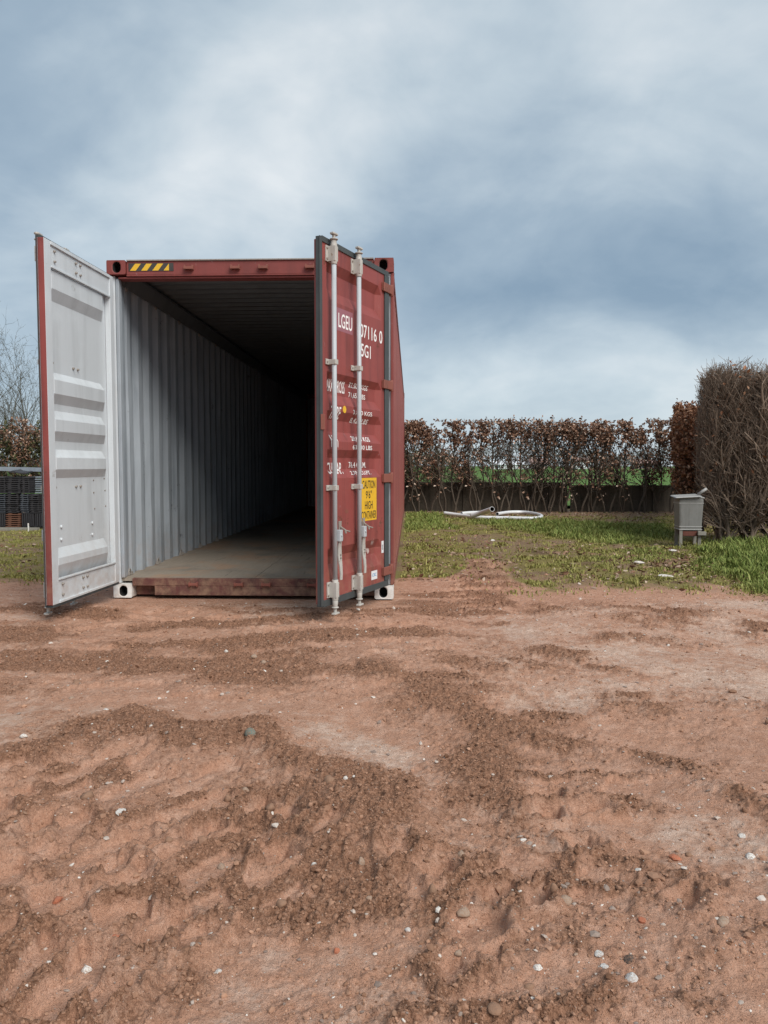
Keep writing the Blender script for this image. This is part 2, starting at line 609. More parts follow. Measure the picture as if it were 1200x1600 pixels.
    c = sstep(0.0, 0.45, np.hypot(cx, cy))
    h = h * c - 0.012 * (1 - c)
    # swept door arcs stay clear of the doors
    h = np.minimum(h, 0.085)
    h = np.where(y > 19, h * np.clip(1 - (y - 19) / 3, 0, 1), h)
    return h, fresh, dust, grass, pad, zone_t


def hz(x, y):
    return float(terrain(np.array([x]), np.array([y]))[0][0])

# ------------------------------------------------------------------ materials
def mat_soil():
    t = NT('soil')
    fresh, dust, grass, pad = t.attr('fresh'), t.attr('dust'), t.attr('grass'), t.attr('pad')
    n_big = t.noise(2.2, 6, 0.6)
    n_mid = t.noise(14, 6, 0.65)
    n_fin = t.noise(90, 5, 0.7)
    n_grit = t.noise(260, 2, 0.6)
    n_hi = t.noise(38, 5, 0.7, off=(7, 3, 1))
    clay = t.mix(n_big, (0.420, 0.214, 0.135), (0.516, 0.293, 0.198))
    clay = t.mix(t.ramp(n_mid, .35, .75), clay, (0.567, 0.340, 0.242))
    clay = t.mix(t.ramp(n_hi, .50, .72, 0, .65), clay, (0.289, 0.143, 0.089))
    clay = t.mix(t.ramp(t.noise(120, 4, .7, off=(5, 1, 8)), .50, .70, 0, .60), clay, (0.254, 0.124, 0.077))  # dark flecks: soil tone variation, also standing in for shaded crevices
    clay = t.mix(t.ramp(t.noise(75, 4, .7, off=(1, 6, 3)), .58, .74, 0, .55), clay, (0.680, 0.457, 0.345))
    brown = t.mix(t.ramp(n_fin, .3, .7), (0.147, 0.071, 0.041), (0.404, 0.217, 0.137))
    pale = t.mix(t.ramp(n_hi, .3, .7), (0.472, 0.310, 0.227), (0.718, 0.547, 0.444))
    pale = t.mix(t.ramp(n_fin, .48, .70, 0, .65), pale, (0.374, 0.222, 0.148))
    fr = t.math('ADD', fresh, t.math('MULTIPLY', t.math('SUBTRACT', n_hi, 0.5), 1.1))
    c = t.mix(t.ramp(fr, .15, .95), clay, brown)
    du = t.math('ADD', dust, t.math('MULTIPLY', t.math('SUBTRACT', n_mid, 0.5), 2.2))
    du = t.math('ADD', du, t.math('MULTIPLY', t.math('SUBTRACT', n_fin, 0.5), 1.6))
    c = t.mix(t.ramp(du, .12, 1.25, 0, .92), c, pale)
    # grit: fine pale specks of crushed stone, and dark flecks painting in shaded pits
    c = t.mix(t.ramp(n_grit, .64, .74, 0, .6), c, (0.60, 0.48, 0.40))
    c = t.mix(t.ramp(t.noise(170, 3, .6, off=(2, 9, 4)), .64, .74, 0, .55), c, (0.12, 0.060, 0.036))
    # turf floor: moss, dead thatch and dark loam between the blades
    moss = t.mix(t.noise(3.1, 4, .6), (0.125, 0.112, 0.030), (0.300, 0.270, 0.045))
    thatch = t.mix(t.noise(40, 4, .7), moss, (0.22, 0.165, 0.095))
    turf = t.mix(t.ramp(t.noise(1.4, 5, .6), .5, .68), thatch, (0.135, 0.085, 0.052))
    loam = t.mix(t.ramp(n_hi, .35, .65), (0.125, 0.082, 0.052), (0.275, 0.190, 0.125))
    loam = t.mix(t.ramp(t.noise(4.5, 5, .6, off=(3, 3, 3)), .5, .66, 0, .7), loam, (0.185, 0.165, 0.055))
    c = t.mix(t.math('MULTIPLY', t.attr('zone'), .9), c, loam)
    gr = t.math('ADD', grass, t.math('MULTIPLY', t.math('SUBTRACT', n_mid, 0.5), 0.8))
    c = t.mix(t.ramp(gr, .2, .7), c, turf)
    nb = t.bump(n_hi, 0.7, 0.014)
    nb = t.bump(n_fin, 0.95, 0.009, nb)
    nb = t.bump(n_grit, 0.8, 0.004, nb)
    return t.done(c, 0.95, nb, spec=0.15)


def mat_attr(name, a, b, attr='tone', rough=.9, bump=None, spec=.2, sub=False):
    t = NT(name)
    c = t.mix(t.attr(attr), a, b)
    nb = t.bump(t.noise(bump[0], 4, .6), bump[1], bump[2]) if bump else None
    return t.done(c, rough, nb, spec=spec)


def mat_paint(name, base, dark, rust=0.3, rough=.5, scale=1.0, rustcol=(0.10, 0.045, 0.025), streak=.5, bump=.08, mud=0.0, chips=0.0):
    t = NT(name)
    st = t.noise(7 * scale, 5, .65, 0.2, stretch=(1, 1, .09))
    pa = t.noise(2.3 * scale, 6, .62, .3)
    fi = t.noise(60 * scale, 4, .7)
    c = t.mix(t.ramp(st, .42, .72, 0, streak), base, dark)
    c = t.mix(t.ramp(pa, .45, .8, 0, .45), c, tuple(min(1, k * 1.25 + .012) for k in base))
    ru = t.math('ADD', t.noise(5.5 * scale, 8, .72, .2, off=(3, 1, 7)), t.math('MULTIPLY', t.math('SUBTRACT', fi, .5), .25))
    rm = t.ramp(ru, .68 - .12 * rust, .76 - .10 * rust, 0, .85)
    c = t.mix(rm, c, rustcol)
    if chips:
        ch = t.noise(17 * scale, 7, .75, .5, off=(9, 2, 5), stretch=(1, 1, .45))
        c = t.mix(t.ramp(ch, .655, .675, 0, chips), c, tuple(min(.8, k * .6 + .20) for k in base))
        c = t.mix(t.ramp(t.noise(26, 6, .7, .8, off=(1, 8, 2), stretch=(.25, .25, 2.2)), .66, .70, 0, chips * .8), c, tuple(k * .5 for k in base))
    if mud:
        sz = t.n('ShaderNodeSeparateXYZ')
        t.t.links.new(t.tc.outputs['Object'], sz.inputs[0])
        lo = t.ramp(sz.outputs['Z'], .05, .95, 1.0, 0.0)
        mk = t.math('MULTIPLY', t.math('POWER', lo, 1.6), t.ramp(t.noise(9, 6, .7, off=(6, 6, 6)), .36, .70))
        c = t.mix(t.math('MULTIPLY', mk, mud), c, (0.36, 0.225, 0.145))
    ro = t.math('ADD', t.math('MULTIPLY', rm, .3), rough)
    nb = t.bump(t.noise(3.0 * scale, 2, .5), bump, .02)
    nb = t.bump(fi, .12, .002, nb)
    return t.done(c, ro, nb, spec=.35)


M = {}
M['soil'] = mat_soil()
M['clod'] = mat_attr('clod_soil', (0.160, 0.082, 0.049), (0.45, 0.262, 0.175), bump=(120, .5, .003), spec=.1)
M['red'] = mat_paint('red_paint', (0.262, 0.062, 0.054), (0.150, 0.040, 0.036), rust=.55, rough=.52, streak=.85, mud=.45, chips=.55)
M['side_red'] = mat_paint('faded_side_paint', (0.275, 0.085, 0.072), (0.165, 0.052, 0.046), rust=.5, rough=.55, streak=.95, mud=.4, chips=.4)
M['red_frame'] = mat_paint('red_frame_paint', (0.215, 0.052, 0.045), (0.115, 0.034, 0.030), rust=.9, rough=.58, mud=.4, chips=.7)
M['red_sill'] = mat_paint('worn_sill_paint', (0.130, 0.046, 0.040), (0.070, 0.036, 0.031), rust=1.3, rough=.7, rustcol=(0.085, 0.050, 0.038), mud=.7, chips=.6, streak=.9)
M['hinge'] = mat_paint('rusty_hinge_paint', (0.235, 0.080, 0.058), (0.135, 0.060, 0.045), rust=.9, rough=.65)
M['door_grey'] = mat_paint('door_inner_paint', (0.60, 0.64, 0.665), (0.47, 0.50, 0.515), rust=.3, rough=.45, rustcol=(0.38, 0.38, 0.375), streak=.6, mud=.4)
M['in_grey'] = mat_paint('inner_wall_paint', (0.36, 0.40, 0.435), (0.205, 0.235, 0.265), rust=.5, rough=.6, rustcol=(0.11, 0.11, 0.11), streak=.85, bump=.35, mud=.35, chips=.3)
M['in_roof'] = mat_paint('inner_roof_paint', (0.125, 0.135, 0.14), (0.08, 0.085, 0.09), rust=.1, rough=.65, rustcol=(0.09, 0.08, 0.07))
M['white'] = mat_paint('white_casting_paint', (0.80, 0.80, 0.77), (0.66, 0.65, 0.61), mud=.5, rust=.35, rough=.5, scale=3, rustcol=(0.20, 0.17, 0.14))
M['rod'] = mat_paint('grey_rod_paint', (0.43, 0.46, 0.48), (0.32, 0.335, 0.34), rust=.5, rough=.42, scale=3, rustcol=(0.30, 0.22, 0.16))
M['bracket'] = mat_paint('bracket_zinc', (0.46, 0.445, 0.41), (0.32, 0.29, 0.25), rust=.8, rough=.5, scale=5, rustcol=(0.20, 0.12, 0.07))
M['steel'] = mat_paint('worn_steel', (0.30, 0.27, 0.24), (0.18, 0.15, 0.13), rust=.8, rough=.5, scale=6, rustcol=(0.13, 0.075, 0.045))
t = NT('rubber')
M['rubber'] = t.done(t.mix(t.noise(9, 5, .6), (0.030, 0.036, 0.038), (0.075, 0.085, 0.085)), .6, t.bump(t.noise(40, 3), .15, .004))
t = NT('hole_shade_black')
M['black'] = t.done((0.012, 0.011, 0.010), .9)  # flat black colours in the shade inside casting holes and pipe bores
t = NT('plywood')
gr_ = t.noise(4, 6, .65, .6, stretch=(9, .8, 1))
pl_ = t.mix(gr_, (0.245, 0.205, 0.160), (0.37, 0.315, 0.255))
pl_ = t.mix(t.ramp(t.noise(1.3, 6, .65, .4), .46, .70, 0, .75), pl_, (0.175, 0.155, 0.132))
pl_ = t.mix(t.ramp(t.noise(2.1, 6, .7, .3, off=(8, 2, 1)), .48, .62, 0, .75), pl_, (0.37, 0.245, 0.165))
pl_ = t.mix(t.ramp(t.noise(30, 5, .7), .55, .72, 0, .5), pl_, (0.13, 0.11, 0.09))
pl_ = t.mix(t.ramp(t.noise(3.5, 5, .7, .9, stretch=(4, .35, 1), off=(2, 4, 0)), .60, .70, 0, .6), pl_, (0.12, 0.105, 0.09))
M['ply'] = t.done(pl_, .75, t.bump(gr_, .12, .004), spec=.25)
t = NT('yellow_sticker')
M['yellow'] = t.done(t.mix(t.ramp(t.noise(11, 6, .7), .50, .75, 0, .35), (0.72, 0.43, 0.025), (0.42, 0.22, 0.03)), .5)
t = NT('black_ink')
M['ink'] = t.done((0.016, 0.015, 0.014), .6)
t = NT('sticker_black')
M['stk_black'] = t.done(t.mix(t.noise(12, 5, .6), (0.022, 0.020, 0.019), (0.07, 0.062, 0.055)), .55)
t = NT('white_marking')
M['mark'] = t.done(t.mix(t.ramp(t.noise(28, 6, .7), .55, .72, 0, .45), (0.84, 0.82, 0.80), (0.60, 0.42, 0.38)), .55)
t = NT('white_sticker')
M['wsticker'] = t.done(t.mix(t.noise(20, 4, .6), (0.78, 0.79, 0.80), (0.66, 0.67, 0.68)), .45)
t = NT('blue_ink')
M['blue'] = t.done((0.08, 0.30, 0.56), .5)
t = NT('overpainted_patch')
M['patch'] = t.done(t.mix(t.noise(14, 5, .6), (0.27, 0.095, 0.12), (0.31, 0.125, 0.145)), .5)
t = NT('pale_scuff')
M['scuff'] = t.done(t.mix(t.noise(40, 5, .7), (0.40, 0.29, 0.27), (0.55, 0.46, 0.43)), .7)

# ------------------------------------------------------------------ ground sheet (to the horizon)
th_v = np.radians(np.linspace(-36, 33, 800)) - YAW * 0
th_o = np.radians(np.linspace(33, 324, 110))[1:-1]
theta = np.concatenate([th_v, th_o])
rr = [0.9]
while rr[-1] < 7.6:
    rr.append(rr[-1] * 1.0036 + 0.0003)
while rr[-1] < 26:
    rr.append(rr[-1] * 1.010)
while rr[-1] < 3500:
    rr.append(rr[-1] * 1.16)
rr = np.array(rr)
TH, RR = np.meshgrid(theta, rr)
GX, GY = RR * np.sin(TH), RR * np.cos(TH)
hh, fr_, du_, gr_a, pa_, zn_ = terrain(GX.ravel(), GY.ravel())
nT, nR = len(theta), len(rr)
vs = np.stack([GX.ravel(), GY.ravel(), hh], 1)
ii = np.arange(nR - 1)[:, None] * nT
jj = np.arange(nT)[None, :]
j2 = (jj + 1) % nT
F = np.stack([ii + jj, ii + nT + jj, ii + nT + j2, ii + j2], -1).reshape(-1, 4)
# close the middle under the photographer's feet with a small fan
fan_c = len(vs)
vs = np.vstack([vs, [[0, 0, float(hh[:nT].mean())]]])
ap = lambda a: np.append(a, 0.0)
me = np_mesh('ground', vs, F, M['soil'], True, {'fresh': ap(fr_), 'dust': ap(du_), 'grass': ap(gr_a), 'pad': ap(pa_), 'zone': ap(zn_)})
bm = bmesh.new()
bm.from_mesh(me)
bm.verts.ensure_lookup_table()
for j in range(nT):
    bm.faces.new((bm.verts[fan_c], bm.verts[j], bm.verts[(j + 1) % nT])).smooth = True
bm.to_mesh(me)
bm.free()
ground = link('ground', me)
tag(ground, kind='structure')

# ------------------------------------------------------------------ the shipping container
CW, CL, CH = 2.438, 12.192, 2.896
CX, CY = -2.580, 6.55
box = empty('shipping_container', (CX, CY, 0))
tag(box, 'open red shipping container with pale grey inside, standing on bare earth', 'container')


def casting(name, x0, y0, z0, mat, sx, parent, hole=True, hr=(0.032, 0.044)):
    w, l, h = 0.162, 0.178, 0.118
    mb = MB()
    if not hole:
        mb.box((x0, y0, z0), (x0 + w, y0 + l, z0 + h))
        return mb.build(name, mat, parent, bevel=.012)
    cx, cz = x0 + w / 2 + (0.006 * -sx), z0 + h / 2
    n = 24
    ring_o, ring_i = [], []
    for k in range(n):
        a = 2 * math.pi * (k + .5) / n
        dx, dz = math.cos(a), math.sin(a)
        m = max(abs(dx) / (w / 2), abs(dz) / (h / 2))
        ring_o.append((x0 + w / 2 + dx / m, y0, z0 + h / 2 + dz / m))
        # slotted hole: straight sides, round ends
        zc = (hr[1] - hr[0]) * (1 if dz > 0 else -1)
        ring_i.append((cx + hr[0] * dx, y0, cz + zc + hr[0] * dz))
    inner = [(p[0], y0 + .10, p[2]) for p in ring_i]
    mb.add(ring_o + ring_i + inner, [(k, (k + 1) % n, n + (k + 1) % n, n + k) for k in range(n)], 0)
    mb.add(ring_i + inner, [(k, (k + 1) % n, n + (k + 1) % n, n + k) for k in range(n)], 1)
    mb.add(inner, [tuple(range(n))], 1)
    # the other five sides, with the front corners squared up to the ring
    X0, X1, Y0, Y1, Z0, Z1 = x0, x0 + w, y0, y0 + l, z0, z0 + h
    c8 = [(X0, Y0, Z0), (X1, Y0, Z0), (X1, Y1, Z0), (X0, Y1, Z0), (X0, Y0, Z1), (X1, Y0, Z1), (X1, Y1, Z1), (X0, Y1, Z1)]
    mb.add(c8, [(0, 3, 2, 1), (4, 5, 6, 7), (1, 2, 6, 5), (2, 3, 7, 6), (3, 0, 4, 7)], 0)
    # front corner fillets between the ring polygon and the true corners
    for (qx, qz) in ((X0, Z0), (X1, Z0), (X0, Z1), (X1, Z1)):
        near = sorted(ring_o, key=lambda p: (p[0] - qx) ** 2 + (p[2] - qz) ** 2)[:2]
        mb.add([near[0], near[1], (qx, Y0, qz)], [(0, 1, 2)], 0)
    return mb.build(name, [mat, M['black']], parent, bevel=.010)


for (x0, sx) in ((0.0, -1), (CW - .162, 1)):
    casting('corner_casting', x0, 0.0, 0.0, M['white'], sx, box)
    casting('corner_casting', x0, -0.006, CH - .128, M['red_frame'], sx, box)
    casting('corner_casting', x0, CL - .178, 0.0, M['red_frame'], sx, box, False)
    casting('corner_casting', x0, CL - .178, CH - .118, M['red_frame'], sx, box, False)

# posts
for sx in (0, 1):
    X = (lambda v: v) if sx == 0 else (lambda v: CW - v)
    inn = 3 if sx == 0 else 5
    mb = MB().box((X(0.0), .03, .121), (X(.055), .15, CH - .131), 0, {inn: 1, 2: 1})
    mb.box((X(0.0), .012, .121), (X(.028), .03, CH - .131), 0, {inn: 1})
    mb.build('corner_post', [M['red_frame'], M['door_grey']], box, bevel=.006)
    mb = MB().box((X(.058), .034, .17), (X(.088), .10, 2.74))
    mb.box((X(.0585), .10, .17), (X(.070), .20, 2.74))
    mb.build('post_lining', M['in_grey'], box, bevel=.005)
    MB().box((X(0.002), CL - .15, .110), (X(.085), CL - .012, CH - .110)).build('corner_post', M['red_frame'], box, bevel=.006)
    # rails
    MB().box((X(.006), .155, CH - .10), (X(.062), CL - .18, CH - .022)).build('top_rail', M['red_frame'], box, bevel=.006)
    MB().prism([(X(.0635), CH - .105), (X(.0635), CH - .185), (X(.082), CH - .185), (X(.135), CH - .082), (X(.135), CH - .06), (X(.0635), CH - .06)], 1, .155, CL - .18).build('rail_gusset', M['in_roof'], box)
    MB().box((X(.006), .155, .035), (X(.050), CL - .18, .163)).build('bottom_rail', M['red_frame'], box, bevel=.004)


def corrugated(x_out, x_in, y0, y1, z0, z1, pitch, thick, axis):
    """trapezoid sheet: profile along y, depth between x_out and x_in; returns the outline"""
    pts = []
    y = y0
    q = [(0, 0), (.072, 0), (.14, 1), (.21, 1), (.278, 0)]
    k = pitch / .278
    while y < y1 - 1e-6:
        for (a, b) in q[:-1]:
            yy = y + a * k
            if yy < y1:
                pts.append((yy, b))
        y += pitch
    pts.append((y1, 0))
    return pts


def side_wall(sx):
    X = (lambda v: v) if sx == 0 else (lambda v: CW - v)
    pts = corrugated(0, 0, .15, CL - .15, 0, 0, .278, .002, 1)
    rnd = random.Random(11 + sx)
    z_out, z_in = (.155, 2.80), (.166, CH - .09)
    mb = MB()
    nz = 9
    for (lo, hi, off, mi, (z0, z1), jit) in ((.014, .048, 0, 0, z_out, 0.0), (.014, .048, .011, 1, z_in, .008)):
        rows = []
        for k in range(nz):
            z = z0 + (z1 - z0) * k / (nz - 1)
            row = []
            for (y, b) in pts:
                d = lo + (hi - lo) * b + off
                if 0 < k < nz - 1:
                    d += jit * (math.sin(y * 2.3 + z * 1.7) * .35 + rnd.uniform(-.5, .5) * (1.0 if z < 1.5 else .5))
                row.append((X(d), y, z))
            rows.append(row)
        vs = [p for r_ in rows for p in r_]
        n = len(pts)
        fs = [(k * n + i, k * n + i + 1, (k + 1) * n + i + 1, (k + 1) * n + i) for k in range(nz - 1) for i in range(n - 1)]
        mb.add(vs, fs, mi)
    return mb


for sx in (0, 1):
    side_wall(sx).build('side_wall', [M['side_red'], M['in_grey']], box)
# roof sheet, ribs across
pts = corrugated(0, 0, .12, CL - .12, 0, 0, .209, .002, 1)
mb = MB()
for (off, mi) in ((0.0, 0), (-.004, 1)):
    vs = []
    for (y, b) in pts:
        z = CH - .032 + .020 * b + off
        vs += [(.05, y, z), (CW / 2, y, z + .006), (CW - .05, y, z)]
    mb.add(vs, [(3 * i + k, 3 * i + k + 1, 3 * i + k + 4, 3 * i + k + 3) for i in range(len(pts) - 1) for k in (0, 1)], mi)
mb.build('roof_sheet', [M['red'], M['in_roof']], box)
# rear wall
pts = corrugated(0, 0, .05, CW - .05, 0, 0, .25, .002, 1)
mb = MB()
for (off, mi) in ((0.0, 0), (-.004, 1)):
    vs = []
    for (x, b) in pts:
        y = CL - .02 - .04 * b + off
        vs += [(x, y, .12), (x, y, CH - .05)]
    mb.add(vs, [(2 * i, 2 * i + 1, 2 * i + 3, 2 * i + 2) for i in range(len(pts) - 1)], mi)
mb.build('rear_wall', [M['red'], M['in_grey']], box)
MB().box((.086, CL - .19, CH - .125), (CW - .086, CL - .008, CH - .008)).build('rear_header', M['red_frame'], box)

# header over the doorway
mb = MB().box((.165, .012, 2.765), (CW - .165, .13, CH - .016))
mb.box((.165, .004, 2.752), (CW - .165, .12, 2.764))
mb.box((.090, .02, 2.735), (CW - .090, .13, 2.751))
header = mb.build('header', M['red_frame'], box, bevel=.004)
MB().box((.170, -.001, CH - .0155), (CW - .170, .14, CH - .006)).build('header_cap', M['steel'], header)


def hazard(x0, flip):
    w, z0, z1 = .385, 2.800, 2.858
    st = MB().box((x0, .0085, z0 - .004), (x0 + w, .0118, z1 + .004)).build('hazard_sticker', M['stk_black'], header)
    k = 4
    for i in range(k):
        a = x0 + .012 + i * .096
        sl = .045
        p = [(a, z0), (a + .05, z0), (a + .05 + sl, z1), (a + sl, z1)]
        p = [(min(q[0], x0 + w - .003), q[1]) for q in p]
        if i == k - 1:
            p = [(a, z0), (a + .047, z0), (a + .047, z1)]
        if flip:
            p = [(2 * x0 + w - q[0], q[1]) for q in p]
        MB().prism(p, 1, .0072, .0084).build('hazard_stripe', M['yellow'], header)


hazard(.185, False)
hazard(CW - .185 - .385, True)

RODU = (.675, 1.070)
keep_x = [.03 + u for u in RODU] + [CW - .03 - u for u in RODU]
for x in keep_x:
    mb = MB().box((x - .040, -.022, 2.800), (x - .026, .0115, 2.838)).box((x + .026, -.022, 2.800), (x + .040, .0115, 2.838))
    mb.box((x - .0395, -.030, 2.802), (x + .0395, -.0225, 2.824))
    mb.box((x - .024, -.015, 2.806), (x + .024, .0115, 2.814))
    mb.build('lock_keeper', M['hinge'], header, bevel=.003)

# sill
mb = MB().box((.165, .004, .105), (CW - .165, .055, .170))
mb.box((.36, .006, .022), (CW - .36, .056, .1045))
mb.box((.163, .10, .012), (.36, .14, .10)).box((CW - .36, .10, .012), (CW - .163, .14, .10))
sill = mb.build('sill', M['red_sill'], box, bevel=.004)
for x in keep_x:
    mb = MB().box((x - .040, -.026, .100), (x - .026, .0035, .140)).box((x + .026, -.026, .100), (x + .040, .0035, .140))
    mb.box((x - .0395, -.034, .112), (x + .0395, -.0265, .136))
    mb.build('lock_keeper', M['hinge'], sill, bevel=.003)

# plywood floor in sheets
fw2 = (CW - .064) / 2
for i in range(5):
    y0, y1 = .058 + i * 2.40, .058 + (i + 1) * 2.40
    for k in range(2):
        x0 = .032 + k * fw2
        MB().box((x0 + .0015, y0 + .0015, .138), (x0 + fw2 - .0015, min(y1, CL - .08) - .0015, .168 - .001 * ((i + k) % 2))).build('floor_board', M['ply'], box)
for i in range(30):
    MB().box((.052, .35 + i * .39, .04), (CW - .052, .39 + i * .39, .137)).build('cross_member', M['red_sill'], box)

# lashing rings along the left wall foot and head
for i, y in enumerate((.20, .98, 1.75, 2.52, 3.3)):
    mb = MB()
    an = [math.pi * k / 8 for k in range(9)]
    mb.tube([(.072, y + .028 * math.cos(a), .192 + .034 * math.sin(a)) for a in an], .006, 6)
    mb.box((.060, y - .04, .171), (.0885, y - .024, .20)).box((.060, y + .024, .171), (.0885, y + .04, .20))
    mb.build('lashing_ring', M['steel'], box)
    mb = MB().tube([(.092, y + .026 * math.cos(a), 2.70 + .030 * math.sin(a)) for a in [math.pi + b for b in an]], .006, 6)
    mb.build('lashing_ring', M['steel'], box)

# ------------------------------------------------------------------ doors
ZR = [(2.600, 2.535, 2.410, 2.330), (1.820, 1.765, 1.665, 1.595), (1.545, 1.480, 1.395, 1.325), (1.265, 1.205, 1.120, 1.055), (.545, .475, .425, .325)]
U0, U1, ZB, ZT = .050, 1.185, .150, 2.730
RU = (.185, .235, 1.060, 1.100)
REC = .036


def rec_z(z):
    for (a, b, c, d) in ZR:
        if d <= z <= a:
            if z > b: return (a - z) / (a - b)
            if z < c: return (z - d) / (c - d)
            return 1.0
    return 0.0


def rec_u(u):
    if u <= RU[0] or u >= RU[3]: return 0.0
    if u < RU[1]: return (u - RU[0]) / (RU[1] - RU[0])
    if u > RU[2]: return (RU[3] - u) / (RU[3] - RU[2])
    return 1.0


def rec(u, z):
    return REC * rec_z(z) * rec_u(u)


def door_lines():
    zs = sorted({ZB, ZT} | {v for q in ZR for v in q})
    us = [U0, *RU, U1]
    return us, zs


def build_door(s, name):
    """s=+1 hung on the left post, -1 on the right; x = s*u, outside faces -y"""
    us, zs = door_lines()
    mb = MB()
    for (off, mi) in ((0.0, 0), (.004, 1)):
        vs = [(s * u, rec(u, z) + off, z) for z in zs for u in us]
        n = len(us)
        fs = []
        for k in range(len(zs) - 1):
            for i in range(n - 1):
                q = (k * n + i, k * n + i + 1, (k + 1) * n + i + 1, (k + 1) * n + i)
                # split bevel corners along the right diagonal
                fs.append(q)
        mb.add(vs, fs, mi)
    door = mb.build('door', [M['red'], M['door_grey']], box)
    # frame, seen from inside
    for (a, b) in ((U0, .118), (1.092, U1)):
        fm = {4: 1, 3: 1, 5: 1}
        if b == U1:
            fm = {4: 1, (5 if s > 0 else 3): 1}
        MB().box((s * a, .0055, ZB), (s * b, .052, ZT), 0, fm).build('stile', [M['red'], M['door_grey']], door, bevel=.004)
    for (z0, z1, lips) in ((2.560, ZT - .002, ((2.545, 2.558), (2.704, 2.7285))), (ZB + .002, .318, ((.320, .332), (.1515, .168)))):
        mb = MB().box((s * .1195, .0405, z0 + .001), (s * 1.0905, .044, z1 - .003))
        for (a, b) in lips:
            mb.box((s * .1195, .0415, a), (s * 1.0905, .057, b))
        mb.build('rail', M['door_grey'], door, bevel=.002)
    # rubber gasket all round
    mb = MB().box((s * (U1 - .012), -.008, ZB - .012), (s * (U1 + (.022 if s < 0 else .003)), -.001, ZT + .014))
    if s < 0:
        mb.box((s * (U1 + .001), -.0005, ZB - .012), (s * (U1 + .016), .030, ZT + .014))
    mb.build('gasket', M['rubber'], door, bevel=.002)
    MB().box((s * .050, -.0085, ZT - .018), (s * (U1 - .013), -.001, ZT + .022)).box((s * .05, -.0005, ZT + .001), (s * (U1 - .013), .022, ZT + .022)).build('gasket', M['rubber'], door, bevel=.002)
    MB().box((s * .050, -.0085, ZB - .020), (s * (U1 - .013), -.001, ZB + .030)).box((s * .05, -.0005, ZB - .020), (s * (U1 - .013), .050, ZB - .001)).build('gasket', M['rubber'], door, bevel=.002)
    MB().box((s * .048, -.012, ZB + .031), (s * .128, -.001, ZT - .019)).build('gasket', M['rubber'], door, bevel=.004)
    # hinges
    for z in (2.609, 1.819, 1.044, .263):
        mb = MB().box((s * .0, -.024, z - .036), (s * .175, -.0125, z + .036))
        mb.box((s * .150, -.0123, z - .034), (s * .174, -.0005, z + .034))
        mb.tube([(0, -.008, z - .046), (0, -.008, z + .046)], .019, 12)
        mb.build('hinge', M['hinge'], door, bevel=.004)
    # lock rods with their bearings, cams and handles
    ry = -.044
    for i, u in enumerate(RODU):
        x = s * u
        lr = MB().tube([(x, ry, .165), (x, ry, 2.725)], .0180, 16).build('lock_rod', M['rod'], door)
        for (za, zb) in ((2.590, 2.700), (.188, .302)):
            mb = MB().box((x - .052, -.0105, za), (x + .036, -.0005, zb))
            mb.box((x - .023, -.066, za + .002), (x + .023, -.0107, zb - .002))
            mb.tube([(x, ry, za - .018), (x, ry, zb + .018)], .0235, 14)
            for zz in (za + .018, zb - .018):
                mb.tube([(x - .040, -.018, zz), (x - .040, -.0103, zz)], .0085, 8, 1)
                mb.tube([(x + .031, -.014, zz), (x + .031, -.0103, zz)], .005, 8, 1)
            mb.build('rod_bearing', [M['bracket'], M['steel']], door, bevel=.006)
        for zc in (1.886, .987):
            mb = MB().box((x - .056, -.012, zc - .020), (x + .036, -.0005, zc + .020))
            mb.box((x - .023, -.066, zc - .018), (x + .023, -.0122, zc + .018))
            mb.tube([(x - .044, -.019, zc), (x - .044, -.0115, zc)], .0075, 8, 1)
            mb.build('rod_bracket', [M['bracket'], M['steel']], door, bevel=.005)
        # cams above and below
        mb = MB().tube([(x, ry, 2.715), (x, ry, 2.745)], [.0225, .0185], 12)
        mb.tube([(x, ry, 2.742), (x, ry, 2.750)], .031, 12)
        mb.tube([(x, ry, 2.749), (x, ry, 2.783)], .0125, 8)
        mb.prism([(x - .040, ry - .016), (x + .030, ry - .020), (x + .044, ry), (x + .030, ry + .018), (x - .030, ry + .016)], 2, 2.776, 2.790)
        mb.build('cam', M['bracket'], door, bevel=.003)
        mb = MB().tube([(x, ry, .170), (x, ry, .118)], [.0225, .0195], 12)
        mb.tube([(x, ry, .121), (x, ry, .112)], .027, 12)
        mb.tube([(x, ry, .113), (x, ry, .076)], .0135, 8)
        mb.prism([(x - .036, ry - .018), (x + .034, ry - .020), (x + .046, ry), (x + .030, ry + .018), (x - .036, ry + .012)], 2, .066, .079)
        mb.build('cam', M['bracket'], door, bevel=.003)
        # handle: hub clamped on the rod, lever hanging beside it
        hx = x - s * .030 if s < 0 else x + .030
        d_ = 1 if s < 0 else -1
        mb = MB().box((x + d_ * .004, ry - .040, .598), (x + d_ * .050, ry - .006, .682))
        mb.tube([(x + d_ * .027, ry - .046, .642), (x + d_ * .027, ry - .004, .642)], .010, 8)
        mb.build('handle_hub', M['rod'], door, bevel=.006)
        pr_ = [(.612, .020), (.55, .022), (.50, .026), (.45, .024), (.41, .018), (.36, .014), (.315, .013)]
        mb = MB()
        ring = []
        for k, (z, hw) in enumerate(pr_):
            cx = x + d_ * (.040 + .014 * math.sin(k * .55))
            cy = ry - .020 + .010 * math.sin(k * .8)
            ring.append([(cx - hw, cy - .005, z), (cx + hw, cy - .005, z), (cx + hw, cy + .006, z), (cx - hw, cy + .006, z)])
        vs = [p for q in ring for p in q]
        fs = [(4 * k + a, 4 * k + (a + 1) % 4, 4 * k + 4 + (a + 1) % 4, 4 * k + 4 + a) for k in range(len(ring) - 1) for a in range(4)] + [(0, 1, 2, 3), (len(vs) - 4, len(vs) - 3, len(vs) - 2, len(vs) - 1)]
        mb.add(vs, fs)
